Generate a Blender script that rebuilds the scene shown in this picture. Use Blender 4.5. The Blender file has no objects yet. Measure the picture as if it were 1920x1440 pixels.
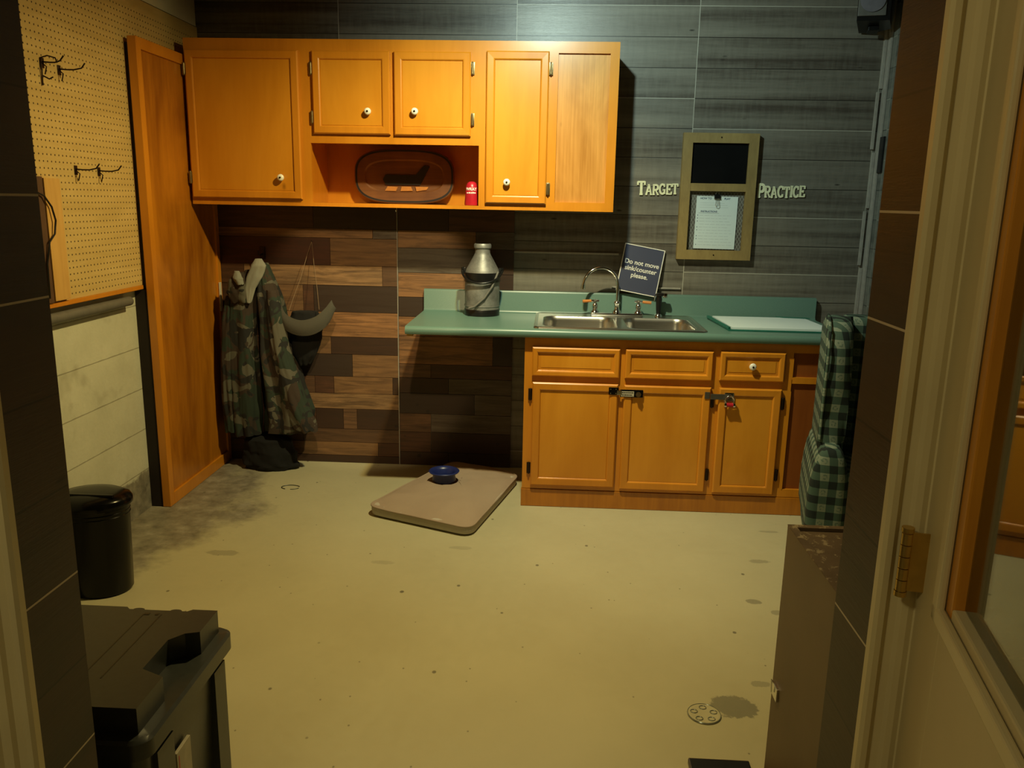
import bpy, bmesh, math, random
from mathutils import Vector, Matrix, noise
C = bpy.context.scene.collection
S = bpy.context.scene
random.seed(7)
PI = math.pi

# ---------------------------------------------------------------- camera
def camera():
    cam = bpy.data.cameras.new('camera'); o = bpy.data.objects.new('camera', cam); C.objects.link(o)
    yaw, pitch, roll = -0.0477, 0.2199, 0.0192
    f = Vector((math.sin(yaw)*math.cos(pitch), math.cos(yaw)*math.cos(pitch), -math.sin(pitch)))
    r = Vector((math.cos(yaw), -math.sin(yaw), 0)); u = r.cross(f)
    r2 = r*math.cos(roll)+u*math.sin(roll); u2 = r2.cross(f)
    M = Matrix((( r2.x, u2.x, -f.x, .1288), (r2.y, u2.y, -f.y, -4.5464), (r2.z, u2.z, -f.z, 1.5152), (0, 0, 0, 1)))
    o.matrix_world = M
    cam.sensor_width = 36; cam.lens = 1538.84/1920*36; cam.clip_start = .02
    S.camera = o
camera()

# ---------------------------------------------------------------- world, lights, exposure
w = bpy.data.worlds.new('world'); S.world = w; w.use_nodes = True
w.node_tree.nodes['Background'].inputs[0].default_value = (.55, .5, .36, 1)
w.node_tree.nodes['Background'].inputs[1].default_value = .02
S.view_settings.view_transform = 'Standard'; S.view_settings.look = 'None'
S.view_settings.gamma = 1; S.view_settings.use_curve_mapping = False
S.view_settings.exposure = 0.0

def lamp(name, kind, loc, energy, col, target=None, size=.05, angle=120, blend=.6, spread=None):
    l = bpy.data.lights.new(name, kind); l.energy = energy; l.color = col
    if kind == 'SPOT': l.spot_size = math.radians(angle); l.spot_blend = blend; l.shadow_soft_size = size
    elif kind == 'POINT': l.shadow_soft_size = size
    else: l.size = size
    o = bpy.data.objects.new(name, l); C.objects.link(o); o.location = loc
    if target: o.rotation_euler = (Vector(target)-Vector(loc)).to_track_quat('-Z', 'Y').to_euler()
    return o
lamp('warm_spot', 'SPOT', (.00, -1.43, 2.62), 172, (1.0, .77, .30), (-.62, -1.10, .4), .03, 140, .85)
lamp('cool_spot', 'SPOT', (.05, -1.41, 2.62), 80, (.74, 1.0, .90), (.45, -.25, 1.6), .03, 135, .9)
lamp('far_warm', 'SPOT', (-.25, -3.05, 2.62), 160, (1.0, .74, .38), (-.90, -.02, .80), .03, 23, .35)
lamp('hall_lamp', 'POINT', (-.85, -4.75, 2.40), 27, (1.0, .86, .46), None, .12)

# ---------------------------------------------------------------- node helpers
class N:
    def __init__(s, name):
        s.m = bpy.data.materials.new(name); s.m.use_nodes = True; s.t = s.m.node_tree
        s.b = s.t.nodes['Principled BSDF']; s.out = s.t.nodes['Material Output']
    def new(s, t, **k):
        n = s.t.nodes.new(t)
        for a, v in k.items(): setattr(n, a, v)
        return n
    def link(s, a, b): s.t.links.new(a, b)
    def setin(s, sock, v):
        if hasattr(v, 'is_output') or isinstance(v, bpy.types.NodeSocket): s.link(v, sock)
        else: sock.default_value = v
    def math(s, op, a, b=0.0, c=0.0, clamp=False):
        n = s.new('ShaderNodeMath', operation=op, use_clamp=clamp)
        for i, v in enumerate((a, b, c)): s.setin(n.inputs[i], v)
        return n.outputs[0]
    def mix(s, fac, a, b, mode='MIX'):
        n = s.new('ShaderNodeMix', data_type='RGBA', blend_type=mode)
        s.setin(n.inputs['Factor'], fac)
        for k, v in (('A', a), ('B', b)):
            sock = [i for i in n.inputs if i.name == k and i.type == 'RGBA'][0]
            s.setin(sock, (*v, 1) if isinstance(v, tuple) and len(v) == 3 else v)
        return [o for o in n.outputs if o.type == 'RGBA'][0]
    def coord(s, kind='Object'):
        return s.new('ShaderNodeTexCoord').outputs[kind]
    def xyz(s, v=None):
        n = s.new('ShaderNodeSeparateXYZ'); s.link(v if v is not None else s.coord(), n.inputs[0]); return n.outputs
    def vec(s, x, y, z):
        n = s.new('ShaderNodeCombineXYZ')
        for i, v in enumerate((x, y, z)): s.setin(n.inputs[i], v)
        return n.outputs[0]
    def noise(s, v, scale, detail=3, rough=.5, stretch=None, dist=0):
        if stretch:
            mp = s.new('ShaderNodeMapping'); s.link(v, mp.inputs[0]); mp.inputs['Scale'].default_value = stretch; v = mp.outputs[0]
        n = s.new('ShaderNodeTexNoise'); s.link(v, n.inputs['Vector'])
        n.inputs['Scale'].default_value = scale; n.inputs['Detail'].default_value = detail
        n.inputs['Roughness'].default_value = rough; n.inputs['Distortion'].default_value = dist
        return n.outputs['Fac']
    def rnd(s, v):
        n = s.new('ShaderNodeTexWhiteNoise', noise_dimensions='3D'); s.link(v, n.inputs['Vector']); return n.outputs['Value']
    def ramp(s, fac, stops, interp='LINEAR'):
        n = s.new('ShaderNodeValToRGB'); s.setin(n.inputs[0], fac); e = n.color_ramp; e.interpolation = interp
        while len(e.elements) < len(stops): e.elements.new(.5)
        for el, (p, c) in zip(e.elements, stops):
            el.position = p; el.color = (*c, 1) if not isinstance(c, float) else (c, c, c, 1)
        return n.outputs[0]
    def fin(s, col=None, rough=.5, metal=0, bump=None, bs=.3, bd=.01, spec=None, coat=0):
        if col is not None: s.setin(s.b.inputs['Base Color'], (*col, 1) if isinstance(col, tuple) and len(col) == 3 else col)
        s.setin(s.b.inputs['Roughness'], rough); s.setin(s.b.inputs['Metallic'], metal)
        if spec is not None: s.b.inputs['Specular IOR Level'].default_value = spec
        if coat: s.b.inputs['Coat Weight'].default_value = coat; s.b.inputs['Coat Roughness'].default_value = .25
        if bump is not None:
            b = s.new('ShaderNodeBump'); b.inputs['Strength'].default_value = bs; b.inputs['Distance'].default_value = bd
            s.setin(b.inputs['Height'], bump); s.link(b.outputs[0], s.b.inputs['Normal'])
        return s.m

def plain(name, col, rough=.5, metal=0, var=.12, scale=30, spec=None, bs=.05, coat=0):
    n = N(name); f = n.noise(n.coord(), scale)
    lo = tuple(c*(1-var) for c in col); hi = tuple(min(1, c*(1+var)) for c in col)
    return n.fin(n.ramp(f, [(.3, lo), (.7, hi)]), rough, metal, f, bs, .002, spec, coat)

def wood(name, dark, light, stretch=(22, 22, 1.4), rough=.32, coat=.25, knots=True, scale=2.0, grain=.4):
    n = N(name); c = n.coord()
    big = n.noise(c, scale*.7, 4, .6, (2.2, 2.2, .8), .6)
    fine = n.noise(c, scale, 5, .65, stretch, .3)
    f = n.math('ADD', n.math('MULTIPLY', big, 1-grain), n.math('MULTIPLY', fine, grain))
    col = n.ramp(f, [(.34, dark), (.62, light)])
    if knots:
        v = n.new('ShaderNodeTexVoronoi'); mp = n.new('ShaderNodeMapping'); mp.inputs['Scale'].default_value = (3.1, 3.1, 1.7)
        n.link(c, mp.inputs[0]); n.link(mp.outputs[0], v.inputs['Vector']); v.inputs['Scale'].default_value = 1.15
        k = n.ramp(v.outputs['Distance'], [(.0, 1.0), (.045, .0)])
        col = n.mix(n.math('MULTIPLY', k, .75), col, tuple(x*.25 for x in dark))
    return n.fin(col, rough, 0, fine, .06, .002, None, coat)

def plankwall(name, axis, lo, hi, row=.15, zoff=.10, xw=.935, xoff=-.1, seam=(.30, .31, .26), rough=.42, red=None, hs=.35):
    """laminate plank sheets: rows along z, sheets along x (axis 0) or y (axis 1)"""
    n = N(name); c = n.coord(); o = n.xyz(c)
    h = o[axis]; z = o[2]
    rz = n.math('DIVIDE', n.math('SUBTRACT', z, zoff), row); rx = n.math('DIVIDE', n.math('SUBTRACT', h, xoff), xw)
    ri = n.math('FLOOR', rz); xi = n.math('FLOOR', rx)
    r = n.rnd(n.vec(xi, ri, 3.3))
    cc = n.vec(n.math('ADD', h, n.math('MULTIPLY', r, 9.0)), 0.0, n.math('ADD', z, n.math('MULTIPLY', ri, .37)))
    band = n.noise(cc, 1.0, 2.5, .5, (.55, 1, 17), .15)
    strip = n.rnd(n.vec(xi, n.math('FLOOR', n.math('DIVIDE', n.math('SUBTRACT', z, zoff), row/3)), 1.7))
    fine = n.noise(cc, 1.0, 5, .7, (7, 1, 95), .2)
    saw = n.noise(cc, 1.0, 3, .6, (42, 1, 7), .3)
    blot = n.noise(cc, 3.0, 4, .6, (1, 1, 2.0))
    f = n.math('ADD', n.math('ADD', n.math('MULTIPLY', band, .50), n.math('MULTIPLY', fine, .20)), n.math('ADD', n.math('MULTIPLY', r, .08), n.math('ADD', n.math('MULTIPLY', strip, .07), n.math('MULTIPLY', saw, .15))))
    col = n.ramp(f, [(.36, lo), (.50, tuple(a*.45+b*.55 for a, b in zip(lo, hi))), (.66, hi)])
    if red: col = n.mix(n.ramp(blot, [(.45, 0.0), (.65, 1.0)]), col, red)
    # small dark knots
    v = n.new('ShaderNodeTexVoronoi'); mp = n.new('ShaderNodeMapping'); mp.inputs['Scale'].default_value = (3, 3, 9)
    n.link(cc, mp.inputs[0]); n.link(mp.outputs[0], v.inputs['Vector']); v.inputs['Scale'].default_value = 1.2
    col = n.mix(n.ramp(v.outputs['Distance'], [(.03, .8), (.07, .0)]), col, tuple(x*.2 for x in lo))
    fz = n.math('FRACT', rz); fx = n.math('FRACT', rx)
    sz = n.math('LESS_THAN', n.math('MULTIPLY', fz, row), .0035)
    sx = n.math('LESS_THAN', n.math('MULTIPLY', fx, xw), .0035)
    rr = n.math('GREATER_THAN', n.rnd(n.vec(xi, ri, 8.1)), hs)
    col = n.mix(sz, col, n.mix(rr, seam, tuple(x*.3 for x in lo)))
    col = n.mix(sx, col, seam)
    hgt = n.math('SUBTRACT', fine, n.math('MULTIPLY', n.math('MAXIMUM', sz, sx), 1.0))
    return n.fin(col, rough, 0, hgt, .25, .003)

M = {}
M['grey_planks'] = plankwall('grey_planks', 0, (.070, .058, .045), (.225, .21, .17), hs=.32, seam=(.42, .40, .33), rough=.36)
M['side_planks'] = plankwall('side_planks', 1, (.07, .075, .065), (.2, .2, .17), hs=.5)
M['dark_planks'] = plankwall('dark_planks', 1, (.010, .0065, .005), (.040, .024, .015), row=.155, zoff=.113, xw=3, xoff=-4.2, seam=(.50, .42, .30), rough=.5, red=(.040, .020, .011), hs=.85)
M['dark_planks_front'] = plankwall('dark_planks_front', 0, (.02, .013, .01), (.07, .045, .03), row=.155, zoff=.113)
M['honey'] = wood('honey_maple', (.50, .175, .008), (.64, .245, .016), grain=.22)
M['honey_panel'] = wood('honey_maple_panel', (.55, .200, .008), (.68, .280, .020), knots=True, grain=.16)
M['honey_dark'] = wood('honey_birch_panel', (.33, .105, .006), (.52, .19, .012), stretch=(14, 14, .6), scale=3)
M['oak_panel'] = wood('orange_oak_panel', (.38, .15, .02), (.66, .31, .07), stretch=(30, 30, .7), scale=3)
M['brown_panel'] = wood('brown_veneer', (.20, .055, .010), (.27, .08, .015), knots=False)
M['tall_panel'] = wood('tall_panel_wood', (.24, .072, .004), (.54, .200, .012), stretch=(12, 12, .7), scale=2.4, grain=.25)
M['pine'] = wood('pale_pine', (.50, .28, .07), (.66, .40, .12), rough=.6, coat=0)
M['frame_wood'] = wood('board_frame_wood', (.21, .14, .045), (.33, .235, .08), rough=.6, coat=0, stretch=(20, 20, 6))
M['sign_wood'] = wood('carved_sign_wood', (.09, .028, .008), (.20, .075, .018), rough=.5, coat=.2, knots=False, stretch=(1.4, 8, 22))
M['sign_shade'] = plain('sign_shaded_black', (.012, .009, .008), .5)  # black puts the shelf bay's shade into the plaque figure and rim
M['sign_lit'] = plain('sign_lit_orange', (.45, .17, .03), .5)  # orange puts the lamplight on the lower plaque into the lettering colour
M['batten'] = plain('brown_batten_paint', (.09, .042, .018), .7)
M['black'] = plain('black_plastic', (.008, .008, .008), .3)
M['black_gloss'] = plain('glossy_black_plastic', (.003, .003, .003), .2, bs=.01, spec=.22)
M['black_cloth'] = plain('black_cloth', (.003, .003, .0025), .95)
M['backing'] = plain('black_brown_backing', (.014, .008, .005), .8)
M['chrome'] = plain('chrome', (.75, .75, .73), .12, 1, .03, bs=.0)
M['brass'] = plain('brass', (.62, .43, .14), .28, 1, .15)
M['old_brass'] = plain('aged_brass', (.30, .24, .12), .35, .9)
M['hasp_metal'] = plain('hasp_metal', (.12, .11, .09), .4, .6)
M['dark_metal'] = plain('dark_metal', (.035, .022, .015), .4, .8)
M['white_knob'] = plain('white_porcelain', (.82, .80, .70), .15, 0, .03)
M['pipe_grey'] = plain('grey_pipe', (.13, .125, .11), .55)
M['outlet_white'] = plain('white_plastic', (.65, .60, .45), .4)
M['cream_trim'] = plain('cream_trim_paint', (.60, .51, .29), .38, 0, .06, 6)
M['cream_door'] = plain('cream_door_paint', (.54, .45, .25), .42, 0, .07, 4)
M['bead_reflect'] = wood('window_bead_orange_reflection', (.42, .15, .012), (.60, .25, .02), knots=False)  # orange is reflected light put into the bead colour; sill bead stays cream
M['red'] = plain('red_cup', (.42, .012, .025), .35)
M['white_ink'] = plain('white_lettering', (.8, .78, .72), .5, 0, .03)
M['blue'] = plain('blue_bowl_plastic', (.012, .022, .12), .35)
M['tote'] = plain('charcoal_tote_plastic', (.034, .038, .034), .34, 0, .1, 60)
M['label'] = plain('paper_sticker', (.42, .38, .28), .6)
M['paper'] = plain('white_paper', (.62, .72, .72), .7, 0, .02, 8)
M['ink'] = plain('blue_ink', (.03, .06, .14), .7)
M['faint_ink'] = plain('faint_grey_ink', (.42, .50, .52), .7)
M['chalk'] = plain('chalkboard', (.004, .004, .004), .9, 0, .2, 10, spec=.1)
M['sign_navy'] = plain('navy_sign', (.055, .062, .105), .35, 0, .05, 5)
M['letter'] = plain('cream_letter_wood', (.78, .76, .50), .6)
M['green_folder'] = plain('green_folder', (.01, .13, .09), .45)
M['dryfoam'] = plain('grey_grille', (.16, .15, .17), .8)
M['glass'] = (lambda n: n.m)(N('door_glass'))
g = M['glass'].node_tree.nodes['Principled BSDF']; g.inputs['Transmission Weight'].default_value = 1; g.inputs['Roughness'].default_value = .02
g.inputs['Base Color'].default_value = (.5, .55, .5, 1); g.inputs['IOR'].default_value = 1.5

def mat_steel():
    n = N('brushed_steel'); c = n.coord(); f = n.noise(c, 4, 3, .6, (3, 90, 90))
    return n.fin(n.ramp(f, [(.3, (.50, .48, .43)), (.7, (.62, .60, .54))]), .28, 1, f, .04, .001)
M['steel'] = mat_steel()
def mat_laminate():
    n = N('teal_laminate'); c = n.coord(); f = n.noise(c, 350, 2)
    g2 = n.noise(c, 3, 3)
    return n.fin(n.mix(g2, n.ramp(f, [(.3, (.085, .165, .140)), (.7, (.125, .22, .185))]), (.105, .195, .162)), .33, 0)
M['laminate'] = mat_laminate()
def mat_can():
    n = N('galvanized_can'); c = n.coord(); f = n.noise(c, 14, 5, .7); h = n.noise(c, 60, 3)
    return n.fin(n.ramp(f, [(.3, (.13, .13, .12)), (.6, (.26, .26, .245)), (.8, (.36, .35, .33))]), .5, .45, h, .1, .002)
M['can'] = mat_can()
def mat_floor():
    n = N('painted_concrete'); c = n.coord(); o = n.xyz(c)
    a = n.noise(c, 1.6, 5, .55); b = n.noise(c, 26, 4, .6)
    col = n.ramp(a, [(.3, (.43, .395, .245)), (.7, (.485, .45, .285))])
    # bare grey concrete along the left wall
    d = n.math('ADD', n.math('ADD', o[0], 1.44), n.math('MULTIPLY', n.noise(c, 3.2, 5, .65), -.75))
    d2 = n.math('ADD', d, n.math('MULTIPLY', n.math('ABSOLUTE', n.math('ADD', o[1], .85)), .35))
    bare = n.ramp(n.math('MULTIPLY_ADD', d2, 1.0, .62), [(.30, 1.0), (.46, 0.0)])
    gc = n.ramp(n.noise(c, 12, 5, .65), [(.3, (.14, .125, .09)), (.55, (.26, .235, .17)), (.75, (.38, .35, .27))])
    col = n.mix(bare, col, gc)
    # small chips
    for sc, lo_, hi_, dk in ((9, .05, .075, .28), (21, .05, .085, .4), (4.5, .03, .045, .2)):
        v = n.new('ShaderNodeTexVoronoi'); mp = n.new('ShaderNodeMapping'); mp.inputs['Scale'].default_value = (1, .8, 1)
        mp.inputs['Rotation'].default_value = (0, 0, .5+sc)
        n.link(c, mp.inputs[0]); n.link(mp.outputs[0], v.inputs['Vector']); v.inputs['Scale'].default_value = sc
        k = n.ramp(v.outputs['Distance'], [(lo_, 1.0), (hi_, 0.0)])
        gate = n.math('GREATER_THAN', n.rnd(v.outputs['Position']), .62)
        col = n.mix(n.math('MULTIPLY', n.math('MULTIPLY', k, gate), .8), col, (.4*dk, .36*dk, .24*dk))
    # stains with their own shape: (x, y, rx, ry, strength)
    wob = n.noise(c, 24, 4, .75)
    for x, y, rx, ry, st in ((.725, -2.252, .085, .065, .62), (.95, -1.55, .035, .022, .5), (.93, -2.05, .035, .022, .0),
                             (1.04, -1.80, .03, .02, .0), (1.06, -1.17, .05, .02, .35), (1.02, -1.63, .03, .02, .4),
                             (-1.27, -1.30, .085, .03, .32), (.84, -2.12, .035, .02, .35), (-.56, -1.33, .05, .02, .2), (-.25, -1.15, .06, .02, .2), (1.19, -.83, .05, .015, .3)):
        if not st: continue
        ex = n.math('DIVIDE', n.math('SUBTRACT', o[0], x), rx); ey = n.math('DIVIDE', n.math('SUBTRACT', o[1], y), ry)
        dd = n.math('SQRT', n.math('ADD', n.math('MULTIPLY', ex, ex), n.math('MULTIPLY', ey, ey)))
        dd = n.math('ADD', dd, n.math('MULTIPLY', wob, 1.3))
        k = n.math('MULTIPLY', n.ramp(n.math('MULTIPLY', dd, .5), [(.74, 1.0), (.80, 0.0)]), st)
        col = n.mix(k, col, (.09, .09, .07))
    return n.fin(col, n.ramp(b, [(.3, .38), (.7, .55)]), 0, b, .12, .004)
M['floor'] = mat_floor()
def mat_block():
    n = N('painted_block'); c = n.coord(); o = n.xyz(c)
    f = n.noise(c, 5, 5, .6); s_ = n.noise(c, 2.2, 4, .7)
    col = n.ramp(f, [(.3, (.50, .51, .41)), (.7, (.60, .61, .50))])
    col = n.mix(n.ramp(s_, [(.58, 0.0), (.72, .5)]), col, (.20, .17, .10))
    z = n.math('SUBTRACT', o[2], -.003); fz = n.math('FRACT', n.math('DIVIDE', z, .2)); ri = n.math('FLOOR', n.math('DIVIDE', z, .2))
    fy = n.math('FRACT', n.math('ADD', n.math('DIVIDE', o[1], .4), n.math('MULTIPLY', ri, .5)))
    wv = n.math('MULTIPLY', n.noise(c, 20, 3), .03)
    jz = n.math('LESS_THAN', n.math('ADD', fz, wv), .04)
    jy = n.math('MULTIPLY', n.math('LESS_THAN', fy, .012), .12)
    col = n.mix(n.math('MULTIPLY', jz, .55), col, (.13, .11, .06))
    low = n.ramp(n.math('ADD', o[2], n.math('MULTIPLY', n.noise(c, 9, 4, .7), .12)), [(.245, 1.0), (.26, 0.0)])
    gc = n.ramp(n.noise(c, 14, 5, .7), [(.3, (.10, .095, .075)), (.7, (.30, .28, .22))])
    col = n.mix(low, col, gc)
    return n.fin(col, .75, 0, n.math('SUBTRACT', n.noise(c, 60, 4, .6), n.math('MAXIMUM', jz, jy)), .4, .004)
M['block'] = mat_block()
def mat_peg():
    n = N('pegboard'); c = n.coord(); o = n.xyz(c); P = .0254
    fy = n.math('SUBTRACT', n.math('FRACT', n.math('DIVIDE', o[1], P)), .5); fz = n.math('SUBTRACT', n.math('FRACT', n.math('DIVIDE', n.math('ADD', o[2], .009), P)), .5)
    d = n.math('SQRT', n.math('ADD', n.math('MULTIPLY', fy, fy), n.math('MULTIPLY', fz, fz)))
    hole = n.math('LESS_THAN', d, .135)
    hole = n.math('MULTIPLY', hole, n.math('LESS_THAN', o[2], 1.24)); hole = n.math('MULTIPLY', hole, n.math('LESS_THAN', o[1], 1.57))
    f = n.noise(c, 1.5, 5, .6, (1, 1.2, 9), 1.2)
    col = n.ramp(f, [(.3, (.50, .355, .125)), (.7, (.62, .455, .18))])
    col = n.mix(hole, col, (.03, .02, .01))
    return n.fin(col, .5, 0, n.math('SUBTRACT', 1.0, hole), .5, .003)
M['peg'] = mat_peg()
def mat_camo():
    n = N('camouflage_cloth'); c = n.coord()
    a = n.noise(c, 8, 2, .5, (1, 1, .8), .8); b = n.noise(n.vec(*[n.math('ADD', q, 5.0) for q in n.xyz(c)]), 9, 2, .5, None, .8)
    d = n.noise(n.vec(*[n.math('ADD', q, 11.0) for q in n.xyz(c)]), 11, 2, .5, None, .8)
    col = n.mix(n.math('GREATER_THAN', a, .52), (.017, .028, .016), (.034, .022, .013))
    col = n.mix(n.math('GREATER_THAN', b, .57), col, (.085, .08, .055))
    col = n.mix(n.math('GREATER_THAN', d, .56), col, (.010, .010, .008))
    return n.fin(col, .9, 0, n.noise(c, 300, 2), .2, .001)
M['camo'] = mat_camo()
def mat_plaid():
    n = N('green_plaid'); o = n.xyz(); P = .066
    a = n.math('ADD', n.math('DIVIDE', n.math('ADD', o[0], n.math('MULTIPLY', o[1], 1.0)), P), .1); b = n.math('DIVIDE', o[2], P)
    sa = n.math('LESS_THAN', n.math('FRACT', a), .5); sb = n.math('LESS_THAN', n.math('FRACT', b), .5)
    t = n.math('ADD', sa, sb)
    col = n.ramp(n.math('MULTIPLY', t, .5), [(.0, (.19, .23, .17)), (.4, (.045, .085, .062)), (.9, (.006, .014, .012))], 'CONSTANT')
    # small motif in the pale squares
    fa = n.math('SUBTRACT', n.math('FRACT', a), .75); fb = n.math('SUBTRACT', n.math('FRACT', b), .75)
    d = n.math('SQRT', n.math('ADD', n.math('MULTIPLY', fa, fa), n.math('MULTIPLY', fb, fb)))
    ring = n.math('MULTIPLY', n.math('LESS_THAN', n.math('ABSOLUTE', n.math('SUBTRACT', d, .12)), .045), n.math('GREATER_THAN', n.noise(n.coord(), 130, 1), .48))
    col = n.mix(ring, col, (.10, .15, .11))
    return n.fin(col, .9, 0, n.noise(n.coord(), 400, 2), .3, .001)
M['plaid'] = mat_plaid()
def mat_fabric(name, a, b):
    n = N(name); c = n.coord(); f = n.noise(c, 220, 3); g2 = n.noise(c, 5, 4)
    return n.fin(n.mix(g2, a, b), .95, 0, f, .35, .002)
M['bed'] = mat_fabric('beige_corduroy', (.30, .215, .145), (.37, .28, .195))
M['bed_side'] = mat_fabric('beige_side_cloth', (.40, .35, .27), (.46, .41, .32))
M['hat'] = mat_fabric('grey_olive_cloth', (.050, .048, .036), (.075, .070, .052))
M['white_cloth'] = mat_fabric('pale_lining', (.17, .175, .14), (.27, .27, .22))
def mat_mdf():
    n = N('worn_brown_board'); c = n.coord(); f = n.noise(c, 3, 4); s_ = n.noise(c, 26, 5, .7)
    col = n.ramp(f, [(.3, (.105, .066, .030)), (.7, (.150, .098, .047))])
    return n.fin(col, .5, 0, s_, .1, .002)
M['mdf'] = mat_mdf()
def mat_mdftop():
    n = N('chipped_board_top'); c = n.coord(); s_ = n.noise(c, 34, 5, .75); f = n.noise(c, 8, 4)
    col = n.ramp(f, [(.3, (.10, .06, .03)), (.7, (.17, .11, .06))])
    col = n.mix(n.ramp(s_, [(.55, 0.0), (.60, 1.0)]), col, (.36, .28, .17))
    return n.fin(col, .7, 0, s_, .3, .003)
M['mdf_top'] = mat_mdftop()
def mat_rustic():
    n = N('rustic_planks'); c = n.coord()
    at = n.new('ShaderNodeAttribute'); at.attribute_name = 'tint'
    off = n.math('MULTIPLY', n.rnd(at.outputs['Color']), 7.0); o = n.xyz(c)
    v = n.vec(n.math('ADD', o[0], off), o[1], n.math('ADD', o[2], off))
    f = n.noise(v, 1, 5, .65, (3.5, 1, 42), .8); k = n.noise(v, 7, 3, .6, (1, 1, 2.5))
    col = n.mix(n.ramp(f, [(.38, .75), (.6, 0.0)]), at.outputs['Color'], (.03, .015, .008))
    col = n.mix(n.ramp(k, [(.62, 0.0), (.74, .6)]), col, (.045, .02, .01))
    kn = n.new('ShaderNodeTexVoronoi'); n.link(v, kn.inputs['Vector']); kn.inputs['Scale'].default_value = 5
    col = n.mix(n.ramp(kn.outputs['Distance'], [(.04, .9), (.07, 0.0)]), col, (.01, .006, .004))
    return n.fin(col, .55, 0, f, .2, .003)
M['rustic'] = mat_rustic()
def mat_mesh_back():
    n = N('wire_mesh_backing'); c = n.coord(); o = n.xyz(c)
    a = n.math('FRACT', n.math('MULTIPLY', n.math('ADD', o[0], n.math('MULTIPLY', o[2], .6)), 60)); b = n.math('FRACT', n.math('MULTIPLY', n.math('SUBTRACT', o[0], n.math('MULTIPLY', o[2], .6)), 60))
    k = n.math('MAXIMUM', n.math('LESS_THAN', a, .16), n.math('LESS_THAN', b, .16))
    col = n.mix(k, n.ramp(n.noise(c, 12, 4), [(.3, (.06, .05, .045)), (.7, (.13, .13, .11))]), (.24, .25, .22))
    return n.fin(col, .6)
M['wiremesh'] = mat_mesh_back()
M['plaster'] = plain('pale_plaster', (.72, .68, .50), .9, 0, .08, 4)
M['ceiling'] = plain('dark_ceiling', (.16, .14, .11), .9, 0, .1, 4)
M['hall_wall'] = plain('hall_paint', (.25, .20, .12), .8, 0, .08, 4)
M['grime'] = plain('drain_metal', (.30, .33, .28), .25, .5, .3, 60)
M['grime_dark'] = plain('drain_ring', (.05, .055, .04), .4, .3)
M['sheet_trim'] = plain('pale_edge_trim', (.32, .30, .26), .4)

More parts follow.
